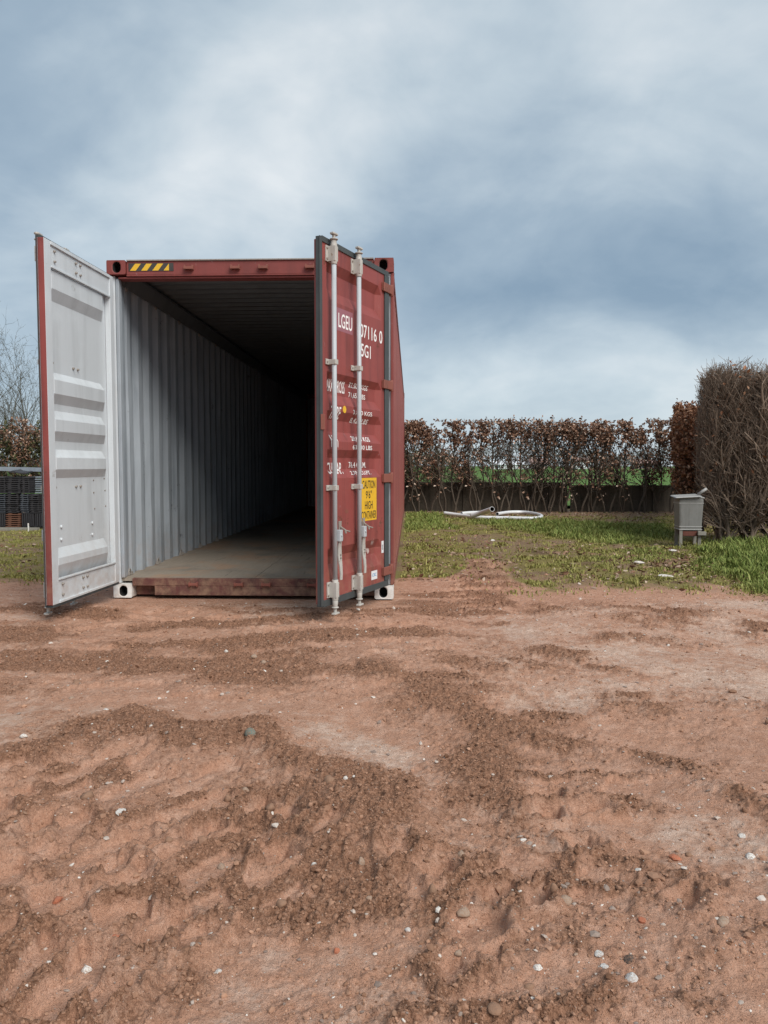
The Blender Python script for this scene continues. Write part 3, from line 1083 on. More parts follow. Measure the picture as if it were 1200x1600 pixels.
        for z in (.475, .498):
            mb.tube([(x + d_ * .050, ry - .030, z), (x + d_ * .050, ry - .012, z)], .0055, 8, 1)
        mb.build('handle', [M['bracket'], M['steel']], door, bevel=.003)
        # catch that holds the lever when the door is shut
        cxu = x + d_ * .150
        mb = MB().box((cxu - .020, -.010, .650), (cxu + .020, -.0005, .735))
        mb.prism([(-.0105, .700), (-.055, .672), (-.060, .645), (-.050, .645), (-.044, .668), (-.0105, .686)], 0, cxu - .007, cxu + .007)
        mb.prism([(-.0105, .665), (-.034, .640), (-.038, .600), (-.028, .600), (-.022, .632), (-.0105, .650)], 0, cxu - .018, cxu - .006)
        mb.tube([(cxu + .004, -.050, .668), (cxu + d_ * .055, -.060, .655)], .006, 6)
        mb.build('handle_catch', M['steel'], door, bevel=.002)
        # bolt ends on the inner face
        for (zc, lst) in ((2.672, (-.040, .031)), (2.600, (-.040, .031)), (1.886, (-.044, .03)), (.987, (-.044, .03)), (.284, (-.040, .031)), (.206, (-.040, .031))):
            yb = .044 if (zc > 2.55 or zc < .32) else .0035 + rec(u, zc)
            for dx in lst:
                if u > 1.0 and dx == lst[0] and s < 0 or (u + s * dx) > 1.088:
                    continue
                MB().tube([(x + dx, yb - .001, zc), (x + dx, yb + .014, zc)], [.0105, .008], 8).build('bolt', M['steel'], door)
    for (u, z) in ((.95, .696), (.955, .602), (.44, .687), (.445, .594)):
        MB().tube([(s * u, .003 + rec(u, z), z), (s * u, .012 + rec(u, z), z), (s * u, .017 + rec(u, z), z)], [.014, .012, .006], 10).build('bolt', M['door_grey'], door)
    for (u, z) in ((.40, 1.03), (.40, .93), (.39, .80), (.20, 1.04), (.19, .94), (.185, .81)):
        MB().tube([(s * u, .003, z), (s * u, .009, z)], .007, 8).build('rivet', M['steel'], door)
    return door


door_l = build_door(1, 'door')
door_l.location = (.030, -.020, 0)
door_l.rotation_euler = (0, 0, R(-92.2))
door_l['label'] = 'pale grey inner side of the left door, swung wide open'
door_r = build_door(-1, 'door')
door_r.location = (2.410, -.020, 0)
door_r.rotation_euler = (0, 0, R(67.2))
door_r['label'] = 'red right door with lock rods and white markings'


def text_mesh(txt, u_left, u_right, z0, z1, mat, name, door, lift=.0016, bold=0.0):
    cu = bpy.data.curves.new('txt', 'FONT')
    cu.body = txt
    cu.resolution_u = 3
    cu.offset = bold
    ob = bpy.data.objects.new('txt', cu)
    COL.objects.link(ob)
    dg = bpy.context.evaluated_depsgraph_get()
    me = bpy.data.meshes.new_from_object(ob.evaluated_get(dg))
    bpy.data.objects.remove(ob)
    bpy.data.curves.remove(cu)
    co = np.array([v.co[:] for v in me.vertices])
    mn, mx = co.min(0), co.max(0)
    bm = bmesh.new()
    bm.from_mesh(me)
    for v in bm.verts:
        fx = (v.co.x - mn[0]) / (mx[0] - mn[0])
        fy = (v.co.y - mn[1]) / (mx[1] - mn[1])
        v.co = Vector((-(u_left + (u_right - u_left) * fx), 0, z0 + (z1 - z0) * fy))
    us, zs = door_lines()
    for z in zs:
        if z0 < z < z1:
            bmesh.ops.bisect_plane(bm, geom=bm.verts[:] + bm.edges[:] + bm.faces[:], plane_co=(0, 0, z), plane_no=(0, 0, 1))
    for u in us:
        if u_right < u < u_left:
            bmesh.ops.bisect_plane(bm, geom=bm.verts[:] + bm.edges[:] + bm.faces[:], plane_co=(-u, 0, 0), plane_no=(1, 0, 0))
    for v in bm.verts:
        v.co.y = rec(-v.co.x, v.co.z) - lift
    bmesh.ops.recalc_face_normals(bm, faces=bm.faces)
    bm.to_mesh(me)
    bm.free()
    me.materials.clear()
    me.materials.append(mat)
    o = bpy.data.objects.new(name, me)
    COL.objects.link(o)
    o.parent = door
    return o


D = door_r
for (tx, ul, ur, z0, z1) in (
        ('LGEU', .925, .705, 2.160, 2.265), ('907116', .630, .272, 2.143, 2.247), ('0', .222, .163, 2.143, 2.247), ('45G1', .615, .382, 1.995, 2.096),
        ('MAX. GROSS', 1.060, .765, 1.687, 1.777), ('32,500 KGS', .700, .372, 1.738, 1.782), ('71,650 LBS', .700, .412, 1.664, 1.709),
        ('TARE', 1.040, .885, 1.490, 1.580), ('3,820 KGS', .690, .357, 1.533, 1.573), ('8,420 LBS', .690, .385, 1.470, 1.514),
        ('NET', 1.040, .920, 1.282, 1.370), ('28,680 KGS', .700, .375, 1.332, 1.373), ('63,230 LBS', .700, .358, 1.266, 1.306),
        ('CU.CAP.', 1.050, .815, 1.085, 1.170), ('76.4 CU.M.', .700, .400, 1.130, 1.176), ('2,700 CU.FT.', .700, .346, 1.072, 1.106)):
    text_mesh(tx, ul, ur, z0, z1, M['mark'], 'marking_text', D, bold=.010)


def plate(name, mat, u_l, u_r, z0, z1, lift=.0010, poly=None):
    us, zs = door_lines()
    uu = [u_l, u_r]
    zz = sorted([z0, z1] + [z for z in zs if z0 < z < z1])
    mb = MB()
    vs = [(-u, rec(u, z) - lift, z) for z in zz for u in uu] + [(-u, rec(u, z) - .0002, z) for z in zz for u in uu]
    o = 2 * len(zz)
    fs = []
    for k in range(len(zz) - 1):
        fs += [(2 * k, 2 * k + 1, 2 * k + 3, 2 * k + 2), (o + 2 * k, o + 2 * k + 1, o + 2 * k + 3, o + 2 * k + 2)]
        fs += [(2 * k, 2 * k + 2, o + 2 * k + 2, o + 2 * k), (2 * k + 1, 2 * k + 3, o + 2 * k + 3, o + 2 * k + 1)]
    mb.add(vs, fs)
    return mb.build(name, mat, D)


MB().box((-1.155, -.016, 1.400), (-1.212, -.0090, 1.510)).build('overlap_plate', M['hinge'], D, bevel=.003)
plate('painted_patch', M['patch'], .960, .695, 2.135, 2.300, .0007)
plate('caution_sticker', M['yellow'], .580, .275, .708, 1.050, .0012)
for (tx, ul, ur, z0, z1) in (('CAUTION', .538, .300, .965, 1.030), ("9'6\"", .475, .365, .885, .948), ('HIGH', .490, .350, .800, .865), ('CONTAINER', .552, .284, .722, .785)):
    text_mesh(tx, ul, ur, z0, z1, M['ink'], 'caution_text', D, lift=.0022, bold=.006)
plate('inspection_sticker', M['wsticker'], .372, .262, .218, .290, .0012)
text_mesh('CSC', .358, .278, .244, .270, M['blue'], 'sticker_print', D, lift=.0020, bold=.012)
plate('inspection_sticker', M['wsticker'], .178, .135, .420, .520, .0012)
text_mesh('OK', .168, .146, .445, .490, M['ink'], 'sticker_print', D, lift=.0020)
mb = MB()
an = [2 * math.pi * k / 20 for k in range(20)]
mb.prism([(-.832 + .027 * math.cos(a), 1.566 + .027 * math.sin(a)) for a in an], 1, -.0018, -.0002)
mb.build('round_sticker', M['yellow'], D)
# scraped paint by the lower lever
for (u, z, ru, rz, rot, n) in ((.365, .455, .030, .026, 0, 9), (.345, .525, .012, .032, -.5, 7), (.322, .530, .010, .034, -.5, 7), (.40, .475, .016, .010, .6, 7), (.80, .80, .030, .022, 0, 8)):
    rnd = random.Random(int(u * 1000))
    pl = []
    for k in range(n):
        a = 2 * math.pi * k / n
        q = rnd.uniform(.65, 1.1)
        dx, dz = ru * math.cos(a) * q, rz * math.sin(a) * q
        pl.append((u + dx * math.cos(rot) - dz * math.sin(rot), z + dx * math.sin(rot) + dz * math.cos(rot)))
    mb = MB()
    mb.add([(-a, rec(a, b) - .0012, b) for (a, b) in pl], [tuple(range(n))])
    mb.add([(-a, rec(a, b) - .0004, b) for (a, b) in pl], [tuple(range(n))[::-1]])
    mb.build('paint_scrape', M['scuff'] if z < .7 else M['hinge'], D)

# ------------------------------------------------------------------ loose soil, gravel, stones
rng = np.random.RandomState(21)
_t = (1 + 5 ** .5) / 2
ICO_V = np.array([(-1, _t, 0), (1, _t, 0), (-1, -_t, 0), (1, -_t, 0), (0, -1, _t), (0, 1, _t), (0, -1, -_t), (0, 1, -_t), (_t, 0, -1), (_t, 0, 1), (-_t, 0, -1), (-_t, 0, 1)]) / math.hypot(1, _t)
ICO_F = np.array([(0, 11, 5), (0, 5, 1), (0, 1, 7), (0, 7, 10), (0, 10, 11), (1, 5, 9), (5, 11, 4), (11, 10, 2), (10, 7, 6), (7, 1, 8), (3, 9, 4), (3, 4, 2), (3, 2, 6), (3, 6, 8), (3, 8, 9), (4, 9, 5), (2, 4, 11), (6, 2, 10), (8, 6, 7), (9, 8, 1)])


def scatter_xy(n, r0, r1, a0=-33, a1=31):
    r = np.exp(rng.uniform(math.log(r0), math.log(r1), n))
    a = np.radians(rng.uniform(a0, a1, n))
    return r * np.sin(a), r * np.cos(a)


def clear_box(x, y):
    return ~((x > -2.62) & (x < -.10) & (y > 6.50) & (y < 18.9))


def lumps(name, x, y, z, size, flat, mat, tone):
    n = len(x)
    V = np.repeat(ICO_V[None], n, 0) * rng.uniform(.62, 1.18, (n, 12, 1))
    sc3 = np.stack([size * rng.uniform(.75, 1.35, n), size * rng.uniform(.75, 1.35, n), size * flat], 1)
    V = V * sc3[:, None, :]
    a = rng.uniform(0, 2 * np.pi, n)
    ca, sa = np.cos(a)[:, None], np.sin(a)[:, None]
    tl = rng.uniform(-.6, .6, n)[:, None]
    X, Y, Z = V[..., 0], V[..., 1], V[..., 2]
    Y, Z = Y * np.cos(tl) - Z * np.sin(tl), Y * np.sin(tl) + Z * np.cos(tl)
    X, Y = X * ca - Y * sa, X * sa + Y * ca
    V = np.stack([X + x[:, None], Y + y[:, None], Z + (z + size * flat * .25)[:, None]], -1).reshape(-1, 3)
    F = (ICO_F[None] + 12 * np.arange(n)[:, None, None]).reshape(-1, 3)
    return link(name, np_mesh(name, V, F, mat, False, {'tone': np.repeat(tone, 12)}))


# crumbs of soil heaped where the tyres squeezed it up
x, y = scatter_xy(190000, 1.25, 8.5)
h_, f_, d_, g_, p_, zt_ = terrain(x, y)
w = np.clip(f_ * 1.15 - .12, 0, 1) ** 1.3 * (1 - p_) * (.45 + .55 * sstep(-.3, .4, fbm(x, y, 5.5, 2, 61))) + .075
keep = (rng.rand(len(x)) < w * .55) & clear_box(x, y)
x, y, h_, f_ = x[keep], y[keep], h_[keep], f_[keep]
size = np.clip(np.exp(rng.normal(math.log(.0027), .55, len(x))), .0011, .016) * (.75 + .10 * np.hypot(x, y))
clods = lumps('soil_crumbs', x, y, h_, np.minimum(size, .022), rng.uniform(.6, .9, len(x)), M['clod'], np.clip(rng.normal(.36, .22, len(x)) + .35 * (1 - f_), 0, 1))
tag(clods, 'loose brown crumbs of churned soil across the foreground', 'soil', kind='stuff')

M['gravel'] = None
t = NT('pale_gravel')
tn = t.attr('tone')
c_ = t.mix(t.ramp(tn, 0, .5), (0.22, 0.16, 0.13), (0.48, 0.40, 0.34))
c_ = t.mix(t.ramp(tn, .55, .95), c_, (0.72, 0.68, 0.62))
M['gravel'] = t.done(c_, .85, t.bump(t.noise(80, 4), .2, .003), spec=.25)
x, y = scatter_xy(16000, 1.25, 11)
h_, f_, d_, g_, p_, zt_ = terrain(x, y)
cl_ = .35 + .65 * sstep(-.2, .5, fbm(x, y, 1.1, 3, 71)) + .6 * np.exp(-((y - 6.4) / .6) ** 2)
keep = (rng.rand(len(x)) < .62 * cl_ * (1 - .75 * g_)) & clear_box(x, y)
x, y, h_ = x[keep], y[keep], h_[keep]
size = np.clip(np.exp(rng.normal(math.log(.0023), .60, len(x))), .001, .012) * (.7 + .13 * np.hypot(x, y))
grav = lumps('gravel', x, y, h_, np.minimum(size, .020), rng.uniform(.4, .75, len(x)), M['gravel'], rng.beta(1.3, 2.2, len(x)))
tag(grav, 'pale grit and small pebbles strewn over the bare earth', 'gravel', kind='stuff')


def stone_mesh(name, seed, mat, sub=2, rough=.18, facet=False):
    bm = bmesh.new()
    bmesh.ops.create_icosphere(bm, subdivisions=sub, radius=1.0)
    rnd = random.Random(seed)
    ks = [(Vector((rnd.uniform(-1, 1), rnd.uniform(-1, 1), rnd.uniform(-1, 1))).normalized(), rnd.uniform(.52, .90)) for _ in range(13 if facet else 8)]
    for v in bm.verts:
        d = v.co.normalized()
        r = 1.0 + rough * .5 * (math.sin(3.1 * d.x + seed) + math.cos(2.7 * d.y - seed) * math.sin(2.9 * d.z + 2 * seed))
        for (n, k) in ks:   # chopped faces
            q = d.dot(n)
            if q * r > k:
                r = k / q
        v.co = d * r
    me = bpy.data.meshes.new(name)
    bm.to_mesh(me)
    bm.free()
    me.materials.append(mat)
    if not facet:
        me.polygons.foreach_set('use_smooth', [True] * len(me.polygons))
    return me


def mat_stone(name, a, b, sc=14):
    t = NT(name)
    n1 = t.noise(sc * .15, 6, .65)
    c = t.mix(n1, a, b)
    c = t.mix(t.ramp(t.noise(sc * .25, 5, .7, off=(4, 4, 4)), .40, .66, 0, .8), c, (0.31, 0.175, 0.108))
    return t.done(c, .85, t.bump(t.noise(sc * .6, 5, .6), .3, .05), spec=.25)


M['st_white'] = mat_stone('stone_white', (0.62, 0.60, 0.55), (0.80, 0.79, 0.75))
M['st_brown'] = mat_stone('stone_brown', (0.215, 0.118, 0.074), (0.33, 0.205, 0.140))
M['st_grey'] = mat_stone('stone_grey', (0.270, 0.195, 0.145), (0.43, 0.33, 0.255))
M['st_green'] = mat_stone('stone_green', (0.10, 0.135, 0.115), (0.18, 0.215, 0.185))
M['st_brick'] = mat_stone('brick_red', (0.40, 0.115, 0.060), (0.50, 0.17, 0.095))
M['st_blue'] = mat_stone('stone_blue', (0.50, 0.50, 0.48), (0.70, 0.70, 0.68))
M['st_dark'] = mat_stone('stone_dark', (0.035, 0.03, 0.03), (0.09, 0.08, 0.075))
SM = {}
for key in ('white', 'brown', 'grey', 'green', 'brick', 'blue', 'dark'):
    for k in range(3):
        SM[key, k] = stone_mesh('stone', 3 + 7 * k + len(key), M['st_' + key], 2, .2, facet=key in ('white', 'blue', 'brick', 'dark'))

BIG = [  # x, y in the photograph, width and height there, colour, name, label
    (190, 1266, 20, 9, 'white', 'stone', 'flat white stone chip on the ridged earth left of centre'),
    (137, 1508, 16, 13, 'white', 'stone', 'white stone chip in a smooth tyre print, lower left'),
    (330, 1450, 12, 9, 'white', 'stone', 'white angular stone below the churned ridge, middle of the left half'),
    (342, 1512, 12, 9, 'white', 'stone', 'pale pinkish stone near the bottom edge left of centre'),
    (78, 1511, 11, 9, 'white', 'stone', 'yellowish pebble beside the tyre print ridge in the lower left corner'),
    (1172, 1330, 17, 11, 'white', 'stone', 'white rounded stone near the right edge'),
    (1159, 1296, 11, 8, 'white', 'stone', 'small white stone by the right edge, above the larger white one'),
    (818, 1307, 14, 7, 'white', 'stone', 'white stone lying on the smooth strip right of centre'),
    (540, 1232, 9, 9, 'white', 'stone', 'small bright white stone at the end of the dark soil bank'),
    (997, 1361, 11, 7, 'white', 'stone', 'cream pebble below the orange brick scrap on the right'),
    (840, 1572, 11, 9, 'white', 'stone', 'white pebble near the bottom edge right of centre'),
    (840, 1522, 15, 9, 'white', 'stone', 'pale yellow flat stone above the bottom edge right of centre'),
    (166, 1112, 10, 8, 'white', 'stone', 'pale stone in the dark earth strip on the left'),
    (38, 1151, 13, 8, 'white', 'stone', 'pale flat stone close to the left edge'),
    (178, 1480, 17, 10, 'brick', 'brick_fragment', 'bright orange brick crumb between tyre prints, lower left'),
    (90, 1396, 17, 14, 'brick', 'brick_fragment', 'orange brick crumb beside grey chips near the left edge'),
    (1057, 1331, 21, 9, 'brick', 'brick_fragment', 'flat orange brick scrap on the pale strip at right'),
    (848, 1280, 10, 8, 'brick', 'brick_fragment', 'small orange brick crumb right of centre'),
    (1002, 1446, 12, 13, 'brick', 'brick_fragment', 'upright orange brick crumb in the rough soil, lower right'),
    (527, 1482, 11, 12, 'brick', 'brick_fragment', 'dull red brick crumb near the bottom middle'),
    (393, 1157, 22, 18, 'green', 'stone', 'grey-green stone at the top of the dark soil bank'),
    (136, 1240, 21, 19, 'brown', 'stone', 'brown cobble set in the soil on the left'),
    (158, 1214, 14, 13, 'brown', 'stone', 'brown cobble just behind another cobble on the left'),
    (229, 1257, 17, 13, 'brown', 'stone', 'round brown cobble right of the flat white chip'),
    (422, 1259, 17, 15, 'brown', 'stone', 'round reddish cobble below the dark soil bank'),
    (357, 1230, 14, 17, 'brown', 'stone', 'upright brown cobble on the face of the soil bank'),
    (515, 1228, 20, 18, 'brown', 'stone', 'reddish cobble at the right end of the soil bank'),
    (382, 1226, 15, 13, 'grey', 'stone', 'grey stone on the soil bank beside the upright cobble'),
    (345, 1341, 14, 13, 'grey', 'stone', 'round grey pebble in churned soil, middle of the left half'),
    (565, 1351, 11, 21, 'grey', 'stone', 'upright grey pebble standing in loose soil near the centre'),
    (360, 1421, 15, 12, 'grey', 'stone', 'flat grey stone in the clod ridge below the centre left'),
    (265, 1311, 14, 13, 'brown', 'stone', 'brown pebble in the middle of the ridged tyre prints'),
    (440, 1409, 18, 14, 'brown', 'stone', 'dark brown cobble half buried in the clods left of centre'),
    (675, 1398, 17, 27, 'brown', 'stone', 'tall brown stone standing in the soil just right of centre'),
    (720, 1337, 15, 16, 'grey', 'stone', 'pale grey pointed stone right of centre'),
    (724, 1430, 22, 14, 'grey', 'stone', 'grey flat cobble among clods right of the tall brown stone'),
    (882, 1419, 24, 15, 'grey', 'stone', 'large grey cobble in the clods right of centre'),
    (866, 1409, 13, 20, 'brown', 'stone', 'brown cobble leaning on the large grey cobble'),
    (1130, 1456, 22, 16, 'grey', 'stone', 'broad pale cobble in rough soil near the right edge'),
    (772, 1592, 24, 16, 'brown', 'stone', 'pinkish cobble cut by the bottom edge'),
    (828, 1546, 18, 11, 'brown', 'stone', 'dark red flat stone near the bottom right of centre'),
    (716, 1494, 12, 12, 'grey', 'stone', 'grey round pebble below the clod ridge right of centre'),
    (935, 1503, 18, 12, 'blue', 'stone', 'bluish white stone shard, upper one of a pair at lower right'),
    (944, 1518, 18, 9, 'blue', 'stone', 'bluish white stone shard, lower one of a pair at lower right'),
    (986, 1537, 21, 14, 'blue', 'stone', 'bluish white shard below a black lump at lower right'),
    (637, 1453, 12, 9, 'blue', 'stone', 'pale blue chip near the bottom middle'),
    (982, 1507, 20, 16, 'dark', 'stone', 'black burnt lump beside bluish shards at lower right'),
    (397, 1031, 11, 10, 'grey', 'stone', 'pale round stone in the churned earth before the container'),
    (411, 1039, 11, 9, 'grey', 'stone', 'pale stone right next to the round one before the container'),
    (354, 1026, 8, 7, 'white', 'stone', 'small white stone in the earth before the container'),
    (500, 1046, 8, 7, 'grey', 'stone', 'pale stone lying before the open red door'),
    (111, 1087, 11, 8, 'grey', 'stone', 'grey stone in the dark earth at far left'),
    (163, 1102, 9, 8, 'brown', 'stone', 'brown stone just above a pale one on the left'),
    (120, 1058, 16, 9, 'brown', 'stone', 'flat brown stone in the earth strip at left'),
]
for i, (px_, py_, w_, hgt, key, nm, lab) in enumerate(BIG):
    gx, gy = gp(px_, py_ + hgt * .3)
    z = hz(gx, gy)
    s = 1200 / math.hypot(gx, gy, CAM_H)
    a, b = w_ / s / 2 * (.95 if key in ('white', 'brick', 'blue') else .95), hgt / s / 2 * .85
    rnd = random.Random(i * 13)
    tall = hgt > 1.2 * w_
    o = link(nm, SM[key, i % 3], None, (gx, gy, z + b * (.22 if key in ('white', 'blue', 'brick') else (.02 if not tall else .35))), (rnd.uniform(-.25, .25), rnd.uniform(-.25, .25), rnd.uniform(-.5, .5)), (a, a * rnd.uniform(.8, 1.1), b))
    tag(o, lab, 'brick' if key == 'brick' else 'stone')
    if key != 'brick':
        o['group'] = 'loose stones in the foreground'

# further pebbles, half set into the ground
x, y = scatter_xy(900, 1.45, 7.2, -29, 27)
h_, f_, d_, g_, p_, zt_ = terrain(x, y)
keep = (rng.rand(900) < .26 + .3 * f_) & (g_ < .3) & clear_box(x, y)
x, y, h_ = x[keep][:230], y[keep][:230], h_[keep][:230]
for i in range(len(x)):
    key = rng.choice(['brown', 'brown', 'brown', 'grey', 'grey', 'white', 'brick'], p=[.27, .22, .22, .15, .08, .04, .02])
    s = float(np.clip(np.exp(rng.normal(math.log(.0052), .35)), .0032, .012)) * (.85 + .07 * float(np.hypot(x[i], y[i])))
    link('stone', SM[key, int(rng.randint(3))], ground, (x[i], y[i], h_[i] + s * .12), (rng.uniform(-.4, .4), rng.uniform(-.4, .4), rng.uniform(0, 6.2)), (s * rng.uniform(.9, 1.5), s * rng.uniform(.8, 1.1), s * rng.uniform(.45, .85)))

# ------------------------------------------------------------------ turf: blades, moss, fallen leaves
def mat_island(name, stops, rough=.7, spec=.25, trans=.0):
    t = NT(name)
    g = t.n('ShaderNodeNewGeometry')
    r = t.n('ShaderNodeValToRGB')
    t.t.links.new(g.outputs['Random Per Island'], r.inputs[0])
    els = r.color_ramp.elements
    els[0].position, els[0].color = stops[0][0], (*stops[0][1], 1)
    els[1].position, els[1].color = stops[-1][0], (*stops[-1][1], 1)
    for (p, c) in stops[1:-1]:
        e = els.new(p)
        e.color = (*c, 1)
    m = t.done(r.outputs[0], rough, spec=spec)
    return m


def mat_blade():
    t = NT('grass_blades')
    g = t.n('ShaderNodeNewGeometry')
    rd = g.outputs['Random Per Island']
    dry = t.attr('tone')     # 1 = lush, 0 = mossy and half dry
    a = t.mix(rd, (0.165, 0.160, 0.040), (0.37, 0.325, 0.115))
    b = t.mix(rd, (0.095, 0.150, 0.028), (0.265, 0.330, 0.085))
    c = t.mix(dry, a, b)
    return t.done(c, .65, spec=.25)


M['blade'] = mat_blade()


def lush_at(x, y):
    l = np.zeros(x.shape)
    for pg, k in ((G((625, 800), (700, 803), (712, 826), (640, 832), (620, 825)), .9),
                  (G((700, 812), (850, 813), (1055, 822), (1060, 842), (980, 856), (880, 842), (780, 826)), .9),
                  (G((1075, 850), (1300, 845), (1400, 925), (1180, 922), (1090, 895)), 1.0),
                  (G((985, 862), (1035, 858), (1040, 875), (990, 880)), .8), (G((930, 872), (975, 868), (975, 884), (930, 884)), .6)):
        l = np.maximum(l, k * sstep(-.18, .3, pg_sd(x + .25 * fbm(x, y, 1.1, 2, 81), y + .25 * fbm(x, y, 1.1, 2, 82), pg)))
    return l


n = 420000
x, y = scatter_xy(n, 6.5, 21.5, -31, 29)
h_, f_, d_, g_, p_, zt_ = terrain(x, y, False)
lu = lush_at(x, y)
tuft = sstep(-.15, .45, fbm(x, y, 2.6, 3, 83))
keep = (rng.rand(n) < np.clip(g_ * (.10 + .60 * tuft ** 1.5) + lu * .85, 0, 1)) & clear_box(x, y) & (y < 19.1)
x, y, h_, lu, tuft = x[keep], y[keep], h_[keep], lu[keep], tuft[keep]
n = len(x)
hg = np.where(rng.rand(n) < .02, .06, .012 + .016 * tuft) * rng.uniform(.5, 1.4, n) + lu * rng.uniform(.01, .10, n) * (.35 + .65 * tuft)
right = sstep(3.4, 4.2, x) * (y < 11.5)
hg = hg * (1 + .5 * right * lu)
a = rng.uniform(0, 2 * np.pi, n)
wd = np.clip(.0030 + .0006 * np.hypot(x, y), 0, .011) * rng.uniform(.7, 1.3, n)
ln = rng.uniform(.15, .9, n) * hg
b_ = rng.uniform(0, 2 * np.pi, n)
P0 = np.stack([x - wd * np.cos(a), y - wd * np.sin(a), h_ - .006], 1)
P1 = np.stack([x + wd * np.cos(a), y + wd * np.sin(a), h_ - .006], 1)
mx_, my_ = x + .35 * ln * np.cos(b_), y + .35 * ln * np.sin(b_)
P2 = np.stack([mx_ + .7 * wd * np.cos(a), my_ + .7 * wd * np.sin(a), h_ + .6 * hg], 1)
P3 = np.stack([x + ln * np.cos(b_), y + ln * np.sin(b_), h_ + hg], 1)
P4 = np.stack([mx_ - .7 * wd * np.cos(a), my_ - .7 * wd * np.sin(a), h_ + .6 * hg], 1)
V = np.stack([P0, P1, P2, P3, P4], 1).reshape(-1, 3)
k5 = 5 * np.arange(n)[:, None]
F = np.concatenate([k5 + np.array([[0, 1, 2]]), k5 + np.array([[0, 2, 4]]), k5 + np.array([[4, 2, 3]])], 0)
grass_o = link('grass', np_mesh('grass', V, F, M['blade'], False, {'tone': np.repeat(np.clip(lu * rng.uniform(.35, 1.0, n) + .15 * tuft, 0, 1), 5)}))
tag(grass_o, 'patchy mossy grass between the bare earth and the hedge', 'grass', kind='stuff')
N_GRASS = n

M['leaf_dead'] = mat_island('fallen_leaves', [(0, (0.10, 0.055, 0.035)), (.4, (0.19, 0.10, 0.06)), (.75, (0.30, 0.185, 0.12)), (1, (0.46, 0.36, 0.28))], .8)


def leaf_quads(pos, size, tilt=1.0):
    """little folded leaves at points (n,3): 6 verts, 4 triangles each"""
    n = len(pos)
    u = rng.normal(size=(n, 3))
    u[:, 2] *= tilt
    u /= np.linalg.norm(u, axis=1)[:, None] + 1e-9
    v = rng.normal(size=(n, 3))
    v[:, 2] *= tilt
    v -= (v * u).sum(1)[:, None] * u
    v /= np.linalg.norm(v, axis=1)[:, None] + 1e-9
    w = np.cross(u, v)
    s = size[:, None]
    P = [pos - u * s, pos - u * .2 * s + v * .52 * s + w * .18 * s, pos + u * .5 * s + v * .36 * s + w * .12 * s, pos + u * 1.0 * s, pos + u * .5 * s - v * .36 * s + w * .12 * s, pos - u * .2 * s - v * .52 * s + w * .18 * s]
    V = np.stack(P, 1).reshape(-1, 3)
    k = 6 * np.arange(n)[:, None]
    F = np.concatenate([k + np.array([[0, 1, 2]]), k + np.array([[0, 2, 3]]), k + np.array([[0, 3, 4]]), k + np.array([[0, 4, 5]])], 0)
    return V, F


n = 26000
x, y = scatter_xy(n, 6.3, 21, -31, 29)
h_, f_, d_, g_, p_, zt_ = terrain(x, y, False)
wd = .05 + .22 * sstep(.0, .5, fbm(x, y, .9, 3, 91)) + 1.0 * sstep(15.5, 17.3, y + .8 * fbm(x, y, .7, 2, 92)) * (x > -1)
gx1, gy1 = gp(1065, 880)
wd = wd + .9 * np.exp(-(((x - gx1) / .7) ** 2 + ((y - gy1) / 1.0) ** 2))
wd = wd + .25 * np.exp(-(((x - 2.6) / 1.2) ** 2 + ((y - 10.5) / .8) ** 2)) + .3 * np.exp(-(((x - .3) / .5) ** 2 + ((y - 9) / 2.0) ** 2))
keep = (rng.rand(n) < wd * np.clip(g_ + (y > 7.6), 0, 1)) & clear_box(x, y) & (y < 19.2)
pos = np.stack([x[keep], y[keep], h_[keep] + rng.uniform(.004, .022, keep.sum())], 1)
V, F = leaf_quads(pos, rng.uniform(.016, .040, len(pos)), .35)
fl = link('fallen_leaves', np_mesh('fallen_leaves', V, F, M['leaf_dead']))
tag(fl, 'dry brown leaves littering the grass towards the hedge', 'leaves', kind='stuff')

# ------------------------------------------------------------------ woody plants
def grow(rnd, segs, tips, p, d, length, r, depth, P):
    """one limb: a bent polyline that sends out side shoots; segs get (p0,p1,r0,r1), tips get points along twigs"""
    n = max(2, int(length / P['seg']))
    step = length / n
    r_end = r * P['taper']
    for k in range(n):
        jit = Vector((rnd.gauss(0, 1), rnd.gauss(0, 1), rnd.gauss(0, 1))) * P['bend'][min(depth, len(P['bend']) - 1)]
        d = (d + jit + Vector((0, 0, P['up'][min(depth, len(P['up']) - 1)]))).normalized()
        q = p + d * step
        if not P['inside'](q, depth, rnd):
            return
        ra = r + (r_end - r) * k / n
        rb = r + (r_end - r) * (k + 1) / n
        segs.append((p, q, ra, rb))
        if depth >= P['leafdepth']:
            tips.append((q.x, q.y, q.z))
        if depth < P['depth'] and (k + 1) / n > P['clear'][depth]:
            cnt = P['kids'][depth]
            c = int(cnt) + (1 if rnd.random() < cnt - int(cnt) else 0)
            for _ in range(c):
                ax = d.orthogonal().normalized()
                ax.rotate(Matrix.Rotation(rnd.uniform(0, 2 * math.pi), 3, d))
                nd = d.copy()
                nd.rotate(Matrix.Rotation(rnd.uniform(*P['angle']), 3, ax))
                grow(rnd, segs, tips, q, nd, length * P['len'][depth] * rnd.uniform(.6, 1.25), max(rb * P['thin'], P['rmin']), depth + 1, P)
        p = q


